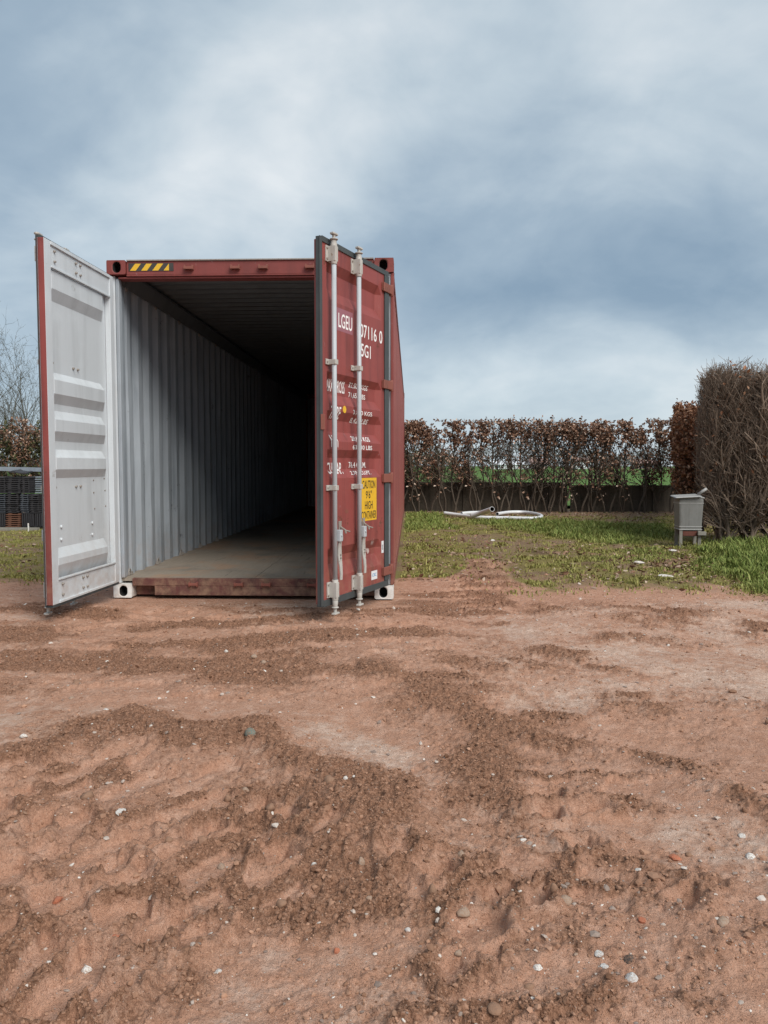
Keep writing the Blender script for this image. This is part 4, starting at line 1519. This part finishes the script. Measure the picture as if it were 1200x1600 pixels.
def seg_mesh(name, segs, mat, sides=3):
    A = np.array([s[0][:] for s in segs])
    B = np.array([s[1][:] for s in segs])
    ra = np.array([s[2] for s in segs])
    rb = np.array([s[3] for s in segs])
    t = B - A
    t /= np.linalg.norm(t, axis=1)[:, None] + 1e-9
    ref = np.where(np.abs(t[:, 2:3]) > .9, np.array([[1., 0, 0]]), np.array([[0, 0, 1.]]))
    u = np.cross(t, ref)
    u /= np.linalg.norm(u, axis=1)[:, None] + 1e-9
    v = np.cross(t, u)
    rings = []
    for (C_, r_) in ((A, ra), (B, rb)):
        for k in range(sides):
            an = 2 * math.pi * k / sides
            rings.append(C_ + (u * math.cos(an) + v * math.sin(an)) * r_[:, None])
    V = np.stack(rings, 1).reshape(-1, 3)
    o = 2 * sides * np.arange(len(segs))[:, None]
    F = np.concatenate([o + np.array([[k, (k + 1) % sides, sides + (k + 1) % sides, sides + k]]) for k in range(sides)], 0)
    return np_mesh(name, V, F, mat, True)


def mat_bark(name, a, b, sc=9):
    t = NT(name)
    return t.done(t.mix(t.noise(sc, 5, .65), a, b), .9, t.bump(t.noise(30, 4, .6, stretch=(1, 1, .3)), .4, .01), spec=.15)


M['bark_dark'] = mat_bark('hedge_bark', (0.055, 0.042, 0.032), (0.130, 0.104, 0.080))
M['bark_twig'] = mat_bark('bare_twig_bark', (0.130, 0.092, 0.068), (0.31, 0.240, 0.185), 5)
M['bark_red'] = mat_bark('beech_twig_bark', (0.055, 0.034, 0.024), (0.12, 0.078, 0.054))
M['bark_far'] = mat_bark('far_tree_bark', (0.075, 0.068, 0.056), (0.15, 0.14, 0.12), 3)
M['leaf_rust'] = mat_island('rust_beech_leaves', [(0, (0.110, 0.058, 0.037)), (.45, (0.225, 0.118, 0.074)), (.8, (0.35, 0.205, 0.135)), (1, (0.58, 0.46, 0.37))], .6)
M['leaf_tan'] = mat_island('tan_beech_leaves', [(0, (0.14, 0.055, 0.028)), (.45, (0.26, 0.115, 0.058)), (.8, (0.38, 0.20, 0.115)), (1, (0.55, 0.38, 0.27))], .6)
M['leaf_ivy'] = mat_island('ivy_leaves', [(0, (0.030, 0.038, 0.012)), (.6, (0.075, 0.078, 0.030)), (1, (0.16, 0.15, 0.075))], .55)


def hedge_variant(seed, height, halfx, halfy, stems, bark, leafmat, leaf_n, leaf_prof, P_over=None, leafsize=(.022, .040)):
    rnd = random.Random(seed)
    top = height

    def inside(q, depth, rnd):
        lim = top + (.22 * rnd.random() ** 3 if depth >= 2 else -.05)
        if P_over and 'ragged' in P_over:
            e_ = (q.x / halfx) ** 2 + (q.y / halfy) ** 2
            return .02 < q.z < lim - .22 * e_ * rnd.random() + .25 * rnd.random() ** 4 and e_ < 1.0 + .5 * rnd.random() ** 2
        return q.z < lim and abs(q.x) < halfx * (1.15 if depth > 1 else 1) and abs(q.y) < halfy and q.z > .02
    P = dict(seg=.10, taper=.55, bend=(.10, .16, .20, .24), up=(.05, .03, .03, .02), inside=inside, leafdepth=2, depth=3, clear=(.20, .10, .1), kids=(1.25, 1.15, .7), angle=(.40, 1.1), len=(.46, .50, .55), thin=.55, rmin=.0042)
    P.update(P_over or {})
    segs, tips = [], []
    for i in range(stems):
        b = Vector((rnd.uniform(-.3, .3) * halfx, rnd.uniform(-.3, .3) * halfy, 0.0))
        d = Vector((rnd.uniform(-.18, .18), rnd.uniform(-.1, .1), 1)).normalized()
        grow(rnd, segs, tips, b, d, height * 1.05, rnd.uniform(.020, .032) * P.get('rs', 1.0), 0, P)
    trunk = [s for s in segs if s[2] > .0075]
    twig = [s for s in segs if s[2] <= .0075]
    tm = seg_mesh('trunk', trunk, bark, 6)
    bm_ = seg_mesh('branches', twig, bark, 3)
    lm = None
    if leaf_n:
        T = np.array(tips)
        pr = leaf_prof(T[:, 2] / top)
        pr = pr / pr.sum()
        idx = rng.choice(len(T), leaf_n, p=pr)
        pos = T[idx] + rng.normal(0, .028, (leaf_n, 3))
        V, F = leaf_quads(pos, rng.uniform(leafsize[0], leafsize[1], leaf_n))
        lm = np_mesh('leaves', V, F, leafmat)
    return tm, bm_, lm


ORD = 'first second third fourth fifth sixth seventh eighth ninth tenth eleventh twelfth thirteenth fourteenth fifteenth sixteenth seventeenth eighteenth nineteenth twentieth twenty-first twenty-second twenty-third twenty-fourth twenty-fifth twenty-sixth twenty-seventh twenty-eighth'.split()


def place_shrub(var, name, loc, rz, scl, label, cat, group):
    o = empty(name, loc, rz)
    o.scale = scl
    link('trunk', var[0], o)
    link('branches', var[1], o)['kind'] = 'stuff'
    if var[2]:
        link('leaves', var[2], o)['kind'] = 'stuff'
    tag(o, label, cat, group)
    return o


top_heavy = lambda q: 2.2 * .10 + 3.2 * sstep(.70, .95, q) + .35 * sstep(.7, 1., 1 - q)
even = lambda q: .8 + .6 * sstep(.3, .9, q)
BACK = [hedge_variant(100 + k, 2.20, .40, .26, 2 + (k % 3 == 0), M['bark_dark'], M['leaf_rust'], (1250, 850, 1400, 520, 1000)[k], top_heavy, leafsize=(.024, .044)) for k in range(5)]
DENSE = [hedge_variant(200 + k, 2.20, .38, .30, 2, M['bark_dark'], M['leaf_ivy' if k == 1 else 'leaf_rust'], 1900, even) for k in range(2)]
LEAFY = [hedge_variant(300 + k, 2.10, .36, .38, 2, M['bark_red'], M['leaf_tan'], 3000, even, leafsize=(.022, .042)) for k in range(2)]
twP = dict(seg=.085, ragged=1, kids=(1.7, 1.5, 1.0), clear=(.03, .08, .1), len=(.45, .55, .6), bend=(.07, .13, .17, .20), up=(.05, .07, .07, .06), angle=(.35, 1.05), rmin=.0029, thin=.56, rs=1.0)
BARE = [hedge_variant(400 + k, 2.36, .42, .42, 3, M['bark_twig'], M['leaf_tan'], 170, even, twP) for k in range(3)]

# back row, on the right of the container
HY = 19.0
xs = np.arange(-.55, 6.75, .335)
rnd = random.Random(5)
for i, x0 in enumerate(xs):
    k = (i * 2 + i // 3) % 5
    place_shrub(BACK[k], 'hedge_shrub', (x0 + rnd.uniform(-.05, .05), HY + rnd.uniform(-.06, .06), 0), rnd.choice((0, math.pi)) + rnd.uniform(-.2, .2), (1, 1, rnd.uniform(.985, 1.02)),
                'rusty-topped beech hedge shrub, %s from the red container in the back row' % ORD[i], 'shrub', 'back row of the beech hedge')
# back row, far left behind the tile stacks
for i, x0 in enumerate(np.arange(-11.3, -8.2, .40)):
    place_shrub(DENSE[i % 2], 'hedge_shrub', (x0, 18.6 + rnd.uniform(-.05, .05), 0), rnd.choice((0, math.pi)), (1, 1, rnd.uniform(.985, 1.02)),
                'dense brown hedge shrub behind the stacked tiles, %s from the left' % ORD[i], 'shrub', 'hedge behind the tile stacks')
# leafy row running back on the right
for i in range(15):
    f = i / 14
    place_shrub(LEAFY[i % 2], 'hedge_shrub', (4.72 + 2.05 * f, 12.6 + 6.0 * f, 0), rnd.choice((0, math.pi)) + rnd.uniform(-.2, .2), (1, 1, rnd.uniform(.985, 1.015) * (1.0 + .04 * f)),
                'copper-leaved beech shrub, %s behind the bare twiggy shrubs at right' % ORD[i], 'shrub', 'copper-leaved hedge on the right')
# bare twiggy end nearest the camera
spots = [(4.60, 11.30), (4.95, 11.25), (5.30, 11.30), (5.66, 11.25), (6.02, 11.3), (4.80, 11.85), (5.15, 11.9), (5.52, 11.85), (6.4, 11.35)]
for i, (x0, y0) in enumerate(spots):
    place_shrub(BARE[i % 3], 'bare_shrub', (x0, y0, 0), rnd.uniform(0, 6.28), (1, 1, 1.0 + (.05 if i < 6 else 0) + rnd.uniform(-.03, .03)),
                'bare twiggy shrub at the near end of the right hedge, %s beyond the metal tub' % ORD[i], 'shrub', 'bare shrubs at the near end of the right hedge')

# ------------------------------------------------------------------ concrete panel wall behind the hedge
M['conc'] = mat_paint('damp_concrete', (0.082, 0.066, 0.049), (0.040, 0.033, 0.025), rust=1.0, rough=.9, rustcol=(0.030, 0.033, 0.018), scale=2.5, streak=.9, bump=.5)
WY = 19.42
wall = empty('concrete_panel_fence', (0, WY, 0))
tag(wall, 'low dark concrete panel fence standing behind the back hedge', 'fence')
px_l = [(-.75, 1.32), (1.40, 3.47), (3.55, 3.86), (4.02, 6.05), (6.13, 8.2)]
for i, (a, b) in enumerate(px_l):
    top = .735 if i < 3 else .665
    for k in range(2):
        z0, z1 = (0.0, .2880) if k == 0 else (.2895, top)
        MB().box((a, -.025 + .004 * k, z0), (b, .025 + .004 * k, z1)).build('fence_panel', M['conc'], wall, bevel=.006)
for x0 in (-.79, 1.36, 3.51, 3.90, 6.09):
    MB().box((x0 - .038, -.05, 0), (x0 + .038, .05, .74 if x0 < 3.8 else .69)).build('fence_post', M['conc'], wall, bevel=.006)

# ------------------------------------------------------------------ field, far tree belt, far buildings
t = NT('winter_wheat')
fc = t.mix(t.noise(.08, 5, .6), (0.085, 0.150, 0.030), (0.145, 0.225, 0.055))
fc = t.mix(t.noise(3.0, 4, .7, stretch=(1, .2, 1)), fc, (0.060, 0.125, 0.025))
M['field'] = t.done(fc, .9, spec=.15)
mb = MB()
xs_ = [-900, -200, -60, -20, 20, 60, 200, 900]
ys_ = [20.6, 30, 60, 120, 300, 900, 3000]
vs = [(x, y, .09 + .15 * math.sin(x * .013) * min(1, (y - 20.6) / 200)) for y in ys_ for x in xs_]
nx = len(xs_)
mb.add(vs, [(j * nx + i, j * nx + i + 1, (j + 1) * nx + i + 1, (j + 1) * nx + i) for j in range(len(ys_) - 1) for i in range(nx - 1)], 0, True)
tag(mb.build('field', M['field']), kind='structure')

M['far_wood'] = mat_island('far_wood_twigs', [(0, (0.10, 0.105, 0.10)), (.5, (0.155, 0.155, 0.145)), (1, (0.225, 0.225, 0.215))], .9)
# a wood along the far side of the field: thousands of twig clumps that read as one mass
n = 26000
x = rng.uniform(-150, 240, n)
yy = rng.uniform(255, 300, n)
tp = 5.0 + 4.5 * np.clip(fbm(x, yy * .1, .03, 4, 95) + .3, 0, 1.4)
z = tp * rng.rand(n) ** .7
sz = rng.uniform(.25, .8, n)
d1 = rng.normal(size=(n, 3)); d2 = rng.normal(size=(n, 3)); d1[:, 2] = np.abs(d1[:, 2]) * 1.8
d1 /= np.linalg.norm(d1, axis=1)[:, None]; d2 /= np.linalg.norm(d2, axis=1)[:, None]
pos = np.stack([x, yy, z], 1)
V = np.stack([pos - d2 * sz[:, None] * .5, pos + d2 * sz[:, None] * .5, pos + d1 * sz[:, None] * 1.6], 1).reshape(-1, 3)
fwd = link('far_wood', np_mesh('far_wood', V, np.arange(3 * n).reshape(-1, 3), M['far_wood']))
tag(fwd, 'grey leafless wood along the far side of the field', 'wood', kind='stuff')
# nearer scrub beyond the left half of the hedge
M['scrub'] = mat_island('scrub_twigs', [(0, (0.040, 0.038, 0.020)), (.6, (0.085, 0.075, 0.042)), (1, (0.15, 0.12, 0.075))], .9)
n = 15000
x = rng.uniform(-3.5, 3.0, n)
yy = rng.uniform(27, 30, n)
tp = (1.75 + .5 * fbm(x, yy, .5, 3, 96)) * sstep(3.0, 1.2, x) if False else (1.75 + .5 * fbm(x, yy, .5, 3, 96)) * (1 - .75 * sstep(.9, 2.8, x))
z = tp * rng.rand(n) ** .8
sz = rng.uniform(.03, .10, n)
d1 = rng.normal(size=(n, 3)); d2 = rng.normal(size=(n, 3))
d1 /= np.linalg.norm(d1, axis=1)[:, None]; d2 /= np.linalg.norm(d2, axis=1)[:, None]
pos = np.stack([x, yy, z + .05], 1)
V = np.stack([pos - d2 * sz[:, None] * .35, pos + d2 * sz[:, None] * .35, pos + d1 * sz[:, None] * 1.7], 1).reshape(-1, 3)
scb = link('scrub', np_mesh('scrub', V, np.arange(3 * n).reshape(-1, 3), M['scrub']))
tag(scb, 'tangled olive brown scrub beyond the back hedge', 'scrub', kind='stuff')

t = NT('far_white_sheet')
M['far_white'] = t.done(t.mix(t.noise(.3, 3), (0.72, 0.74, 0.76), (0.80, 0.81, 0.82)), .5)
t = NT('far_brick')
M['far_brick'] = t.done(t.mix(t.noise(.5, 3), (0.33, 0.25, 0.21), (0.40, 0.31, 0.27)), .9)
t = NT('far_tiles')
M['far_tiles'] = t.done(t.mix(t.noise(.5, 3), (0.26, 0.17, 0.15), (0.33, 0.22, 0.19)), .9)
t = NT('far_glass')
M['far_glass'] = t.done((0.10, 0.12, 0.14), .2)


def far_house(px_, w, h, roof, dep, wm, rm, name, label, cat):
    c = at(px_, 728, 245)
    o = empty(name, (c.x, 245, 0))
    MB().box((-w / 2, 0, 0), (w / 2, dep, h)).build('wall', wm, o)
    MB().prism([(-.4, h + .02), (dep + .4, h + .02), (dep / 2, h + roof)], 0, -w / 2 - .4, w / 2 + .4).build('roof', rm, o)
    k = max(2, int(w / 3.2))
    for i in range(k):
        xx = -w / 2 + (i + .5) * w / k
        MB().box((xx - .6, -.06, h * .35), (xx + .6, -.01, h * .75)).build('window', M['far_glass'], o)
    tag(o, label, cat)


far_house(812, 17, 1.5, 1.3, 9, M['far_white'], M['far_white'], 'greenhouse', 'long low white greenhouse seen through the hedge across the field', 'greenhouse')
far_house(843, 5, 1.8, 1.9, 7, M['far_brick'], M['far_tiles'], 'farmhouse', 'small brick house with red roof right of the far white greenhouse', 'house')
far_house(912, 5, 2.6, 1.2, 5, M['far_white'], M['far_tiles'], 'shed', 'tiny pale shed at the field edge seen through the hedge', 'shed')
far_house(1012, 6, 1.7, 1.6, 7, M['far_brick'], M['far_tiles'], 'farmhouse', 'far red-roofed house seen through the right end of the back hedge', 'house')

# ------------------------------------------------------------------ bare trees beyond the left hedge
def tree_variant(seed, height):
    rnd = random.Random(seed)
    P = dict(seg=.42, taper=.22, bend=(.05, .10, .14, .16, .16), up=(.03, .05, .05, .05, .04), inside=lambda q, d, r: True, leafdepth=9, depth=4, clear=(.22, .15, .1, .1), kids=(1.0, .85, .75, .6), angle=(.35, .85), len=(.42, .50, .52, .5), thin=.55, rmin=.011)
    segs, tips = [], []
    grow(rnd, segs, tips, Vector((0, 0, 0)), Vector((rnd.uniform(-.06, .06), 0, 1)), height, .11, 0, P)
    tr = [s for s in segs if s[2] > .03]
    cr_ = [s for s in segs if s[2] <= .03]
    return seg_mesh('trunk', tr, M['bark_far'], 7), seg_mesh('crown', cr_, M['bark_far'], 3)


TV = [tree_variant(500 + k, (8.4, 7.0, 6.2)[k]) for k in range(3)]
TREES = [(-8, 40, 1.12, 0), (10, 41, 1.06, 1), (24, 44, 1.0, 2), (38, 42, .95, 1), (50, 44, 1.06, 0), (63, 41, .92, 2), (-40, 41, 1.05, 1), (17, 47, .9, 2), (44, 48, .86, 1), (2, 47, .92, 0), (32, 38, .62, 2), (57, 38, .66, 1)]
for i, (px_, Y, s, k) in enumerate(sorted(TREES)):
    c = at(px_, 728, Y)
    o = empty('bare_tree', (c.x, Y, 0), i * 1.7)
    o.scale = (s * .66, s * .66, s * .74)
    link('trunk', TV[k][0], o)
    link('crown', TV[k][1], o)['kind'] = 'stuff'
    tag(o, 'slender leafless tree beyond the left hedge, %s from the left' % ORD[i], 'tree', 'bare trees beyond the left hedge')

# ------------------------------------------------------------------ white plastic pipes in the grass
t = NT('white_pipe_plastic')
M['pipe'] = t.done(t.mix(t.ramp(t.noise(9, 5, .65), .5, .8, 0, .5), (0.76, 0.77, 0.78), (0.50, 0.50, 0.47)), .4)


def smooth_path(pts, n=8):
    out = []
    P = [pts[0]] + list(pts) + [pts[-1]]
    for i in range(1, len(P) - 2):
        for k in range(n):
            t = k / n
            a, b, c, d = (Vector(P[i - 1]), Vector(P[i]), Vector(P[i + 1]), Vector(P[i + 2]))
            out.append(.5 * ((2 * b) + (-a + c) * t + (2 * a - 5 * b + 4 * c - d) * t * t + (-a + 3 * b - 3 * c + d) * t ** 3))
    out.append(Vector(pts[-1]))
    return out


def pipe(name, pp, rad, label, wall_t=.006):
    pts = [Vector((*gp(a, b, z), z)) for (a, b, z) in pp]
    base = Vector((pts[0].x, pts[0].y, 0))
    path = [p - base for p in smooth_path(pts)]
    mb = MB().tube(path, rad, 14, cap=False).tube(path, rad - wall_t, 14, 1, cap=False)
    for e_ in (0, -1):
        d = (path[1] - path[0]).normalized() if e_ == 0 else (path[-1] - path[-2]).normalized()
        a = d.orthogonal().normalized()
        b = d.cross(a)
        rg = [[path[e_] + (a * math.cos(q) + b * math.sin(q)) * r_ for q in [2 * math.pi * k / 14 for k in range(14)]] for r_ in (rad, rad - wall_t)]
        mb.add(rg[0] + rg[1], [(k, (k + 1) % 14, 14 + (k + 1) % 14, 14 + k) for k in range(14)])
    o = mb.build(name, [M['pipe'], M['black']], None, loc=base)
    tag(o, label, 'pipe')


pipe('plastic_pipe', [(694, 801.5, .09), (720, 805, .06), (750, 808.5, .05), (800, 809.5, .05), (832, 810, .05), (846, 807.5, .05), (840, 803.5, .05), (820, 800.5, .05), (797, 800.3, .06), (777, 803, .07)], .038, 'long white plastic pipe bent into a loop on the grass')
pipe('plastic_pipe', [(737, 806, .12), (753, 801, .20), (769, 795.5, .30)], .050, 'short straight white pipe propped up across the looped pipe')
pipe('plastic_pipe', [(721, 802.5, .09), (735, 801.2, .08), (752, 800.8, .06)], .038, 'short white pipe end lying behind the propped-up pipe')

# ------------------------------------------------------------------ metal tub on legs by the right hedge
M['zinc'] = mat_paint('grey_zinc', (0.205, 0.203, 0.19), (0.12, 0.118, 0.108), rust=.6, rough=.5, scale=4, rustcol=(0.16, 0.125, 0.10))
M['zinc_l'] = mat_paint('pale_zinc', (0.36, 0.355, 0.34), (0.22, 0.215, 0.20), rust=.3, rough=.45, scale=6, rustcol=(0.22, 0.16, 0.12))
M['grey_wood'] = mat_paint('weathered_wood', (0.25, 0.235, 0.20), (0.15, 0.14, 0.115), rust=.35, rough=.85, scale=4, rustcol=(0.13, 0.14, 0.08))
M['rust_board'] = mat_paint('rusty_board', (0.14, 0.05, 0.035), (0.08, 0.035, 0.025), rust=.7, rough=.85, scale=4)
tb = at(1077, 728, 11.0)
tub = empty('metal_tub', (tb.x, 11.0, 0), R(-6))
tag(tub, 'grey metal tub on pale wooden legs tucked under the right hedge', 'tub')


def taper_box(mb, w0, w1, d0, d1, z0, z1, mi=0):
    vs = [(sx * w / 2, sy * d / 2, z) for (w, d, z) in ((w0, d0, z0), (w1, d1, z1)) for (sx, sy) in ((-1, -1), (1, -1), (1, 1), (-1, 1))]
    mb.add(vs, [(0, 1, 2, 3), (4, 5, 6, 7)] + [(k, (k + 1) % 4, 4 + (k + 1) % 4, 4 + k) for k in range(4)], mi)


mb = MB(); taper_box(mb, .300, .335, .30, .335, .245, .69)
mb.build('tub_body', M['zinc'], tub, bevel=.02)
for (z, e_, hgt) in ((.690, .345, .020), (.618, .336, .012), (.288, .311, .014), (.246, .309, .016)):
    mb = MB(); taper_box(mb, e_, e_ + .002, e_, e_ + .002, z, z + hgt)
    mb.build('tub_band', M['zinc_l'], tub, bevel=.006)
mb = MB(); taper_box(mb, .365, .33, .365, .33, .720, .732)
lid = mb.build('lid', M['zinc_l'], tub, bevel=.008)
lid.rotation_euler = (R(3), R(-3.5), 0)
MB().tube([(.10, -.10, .745), (.21, -.13, .83)], .020, 8).build('handle', M['zinc_l'], tub)
MB().box((-.10, -.145, .165), (.15, .14, .232)).build('shelf', M['rust_board'], tub, bevel=.005)
for (sx, sy) in ((-1, -1), (1, -1), (-1, 1), (1, 1)):
    MB().box((sx * .125 - .021, sy * .125 - .021, -.02), (sx * .125 + .021, sy * .125 + .021, .244)).build('leg', M['grey_wood'], tub, bevel=.004)
MB().box((.09, -.20, .18), (.20, -.15, .232)).build('cross_bar', M['grey_wood'], tub, bevel=.004)

# ------------------------------------------------------------------ stacked roof tiles at the left edge
M['tile_grey'] = mat_paint('slate_tile', (0.060, 0.066, 0.078), (0.032, 0.035, 0.040), rust=.2, rough=.6, scale=2, rustcol=(0.14, 0.14, 0.12))
M['tile_dark'] = mat_paint('dark_tile', (0.034, 0.032, 0.035), (0.018, 0.017, 0.018), rust=.3, rough=.65, scale=2, rustcol=(0.11, 0.055, 0.035))
M['tile_brown'] = mat_paint('brown_tile', (0.135, 0.062, 0.038), (0.085, 0.04, 0.026), rust=.4, rough=.8, scale=2)
M['sheet'] = mat_paint('pale_sheet', (0.25, 0.285, 0.32), (0.17, 0.19, 0.22), rust=.1, rough=.4, scale=2, rustcol=(0.3, 0.3, 0.28))


def tile_mesh(w, l, mat):
    """interlocking tile: a slab with a raised roll and a lip"""
    prof = [(-w / 2, 0), (-w * .38, .004), (-w * .30, .016), (-w * .16, .018), (-w * .08, .004), (w * .30, .003), (w * .38, .014), (w / 2, .012), (w / 2, -.014), (-w / 2, -.014)]
    mb = MB().prism([(x, z) for (x, z) in prof], 1, -l / 2, l / 2)
    return mb.mesh('tile', mat)


def tile_stack(name, x, y, z, w, l, n, dz, mat, label, rz=0.0, seed=0):
    o = empty(name, (x, y, z), rz)
    me = tile_mesh(w, l, mat)
    rnd = random.Random(seed)
    for k in range(n):
        link('tile', me, o, (rnd.uniform(-.008, .008), rnd.uniform(-.012, .012), .014 + k * dz), (0, R(rnd.uniform(-.8, .8)), R(rnd.uniform(-1.5, 1.5))))
    tag(o, label, 'tile stack', 'tile stacks at the left edge')
    return o


TY = 13.7
tx = lambda p: at(p, 728, TY).x
zz_ = lambda q: CAM_H - (q - 728) / (1200 / TY)
zA, zB, zC = zz_(829), zz_(801), zz_(771)
# timber bearers
for i, (a, b, q) in enumerate(((-30, 72, 833), (10, 80, 829))):
    o = MB().box((0, -.05, 0), (tx(b) - tx(a), .05, .055)).build('weathered_timber', M['grey_wood'], None, bevel=.006, loc=(tx(a), TY - .30 + .22 * i, -.004))
    o.rotation_euler = (0, 0, R(-2 + 4 * i))
    tag(o, ('long weathered timber lying in front of the tile stacks', 'weathered timber under the brown tile stack')[i], 'timber')
# bottom row: crates of tiles on edge
def crate(px0, px1, label, seed):
    x0, x1 = tx(px0), tx(px1)
    w = x1 - x0
    o = empty('tile_crate', ((x0 + x1) / 2, TY, .052))
    MB().box((-w / 2, -.19, 0), (w / 2, .22, .018)).build('base', M['tile_dark'], o)
    n = max(4, int(w / .036))
    me = MB().box((-.011, -.20, .019), (.011, .20, zB - .075)).mesh('tile', M['tile_dark'])
    for k in range(n):
        link('tile', me, o, (-w / 2 + (k + .5) * w / n, random.Random(seed + k).uniform(-.015, .015), 0))
    MB().box((-w / 2, -.19, zB - .073), (w / 2, .20, zB - .062)).build('top_board', M['tile_dark'], o)
    tag(o, label, 'crate', 'tile stacks at the left edge')
crate(-16, 15.5, 'dark tiles stood on edge, bottom row at the left edge', 3)
tile_stack('tile_stack', tx(27.5), TY - .02, .052, tx(38.5) - tx(16.5), .40, 7, .036, M['tile_brown'], 'rusty brown tile stack on the bottom row', 0, 4)
crate(40, 73, 'dark tiles stood on edge, bottom row beside the grey door', 9)
# middle row
for i, (a, b, m, n) in enumerate(((-18, -1, 'tile_grey', 9), (0, 15.5, 'tile_grey', 9), (16.5, 36, 'tile_dark', 9), (38, 51, 'tile_grey', 9), (53, 68, 'tile_dark', 9))):
    tile_stack('tile_stack', (tx(a) + tx(b)) / 2, TY + .02 * (i % 2), zB, tx(b) - tx(a), .42, n, (zC - zB) / 9.2, M[m],
               'slate grey tile stack, %s from the left in the middle row' % ORD[i], 0, 20 + i)
# top row
for i, (a, b, m, n) in enumerate(((-20, -1, 'tile_dark', 9), (0, 15.5, 'tile_dark', 9), (16.5, 39, 'tile_dark', 9), (40, 53, 'tile_dark', 9))):
    tile_stack('tile_stack', (tx(a) + tx(b)) / 2, TY + .03, zC, tx(b) - tx(a), .42, n, .0335, M[m],
               'dark brown tile stack, %s from the left in the top row' % ORD[i], 0, 40 + i)
ps = empty('sheet_pack', (tx(62) + .05, TY + .28, zB + .30))
me = MB().box((-.18, -.25, 0), (.18, .25, .020)).mesh('sheet', M['sheet'])
for k in range(9):
    link('sheet', me, ps, (random.Random(k).uniform(-.02, .02), 0, k * .040))
tag(ps, 'pack of pale blue-grey sheets behind the tile stacks by the door', 'sheets')
o = MB().box((-1.6, -.03, 0), (1.2, .03, .075)).box((-1.6, -.031, .03), (1.2, .20, .034)).build('metal_rail', M['sheet'], None, bevel=.004, loc=(tx(30), TY + .40, zz_(737)))
o.rotation_euler = (0, R(1.2), 0)
tag(o, 'long pale metal rail lying along the top of the tile stacks', 'rail')
o = link('loose_tile', tile_mesh(.30, .42, M['tile_dark']), None, (tx(33), TY - .02, zz_(737)), (R(4), R(7), R(12)))
tag(o, 'loose dark tile lying askew on the top row', 'tile')
o = MB().box((-.010, -.010, 0), (.010, .010, .15)).build('marker_post', M['white'], None, bevel=.004, loc=(tx(67.5), TY - .6, 0))
tag(o, 'short white post beside the open grey door', 'post')
# broken pieces lying in the grass on the right
for i, (px_, py_, w_, hgt, lab) in enumerate(((1040, 903, 30, 8, 'white broken plaster piece at the edge of the right grass'), (1000, 881, 22, 5, 'pale flat splinter in the leaves left of the metal tub'), (770, 846, 12, 4, 'pale flat chip in the middle of the grass'), (1050, 862, 20, 6, 'pale flat stone in the leaves below the metal tub'))):
    gx, gy = gp(px_, py_)
    s_ = 1200 / gy
    o = link('stone', SM['white', i % 3], None, (gx, gy, hz(gx, gy) + hgt / s_ * .3), (0, R(6), .3 * i), (w_ / s_ / 2, w_ / s_ / 3.2, hgt / s_ / 2))
    tag(o, lab, 'stone')
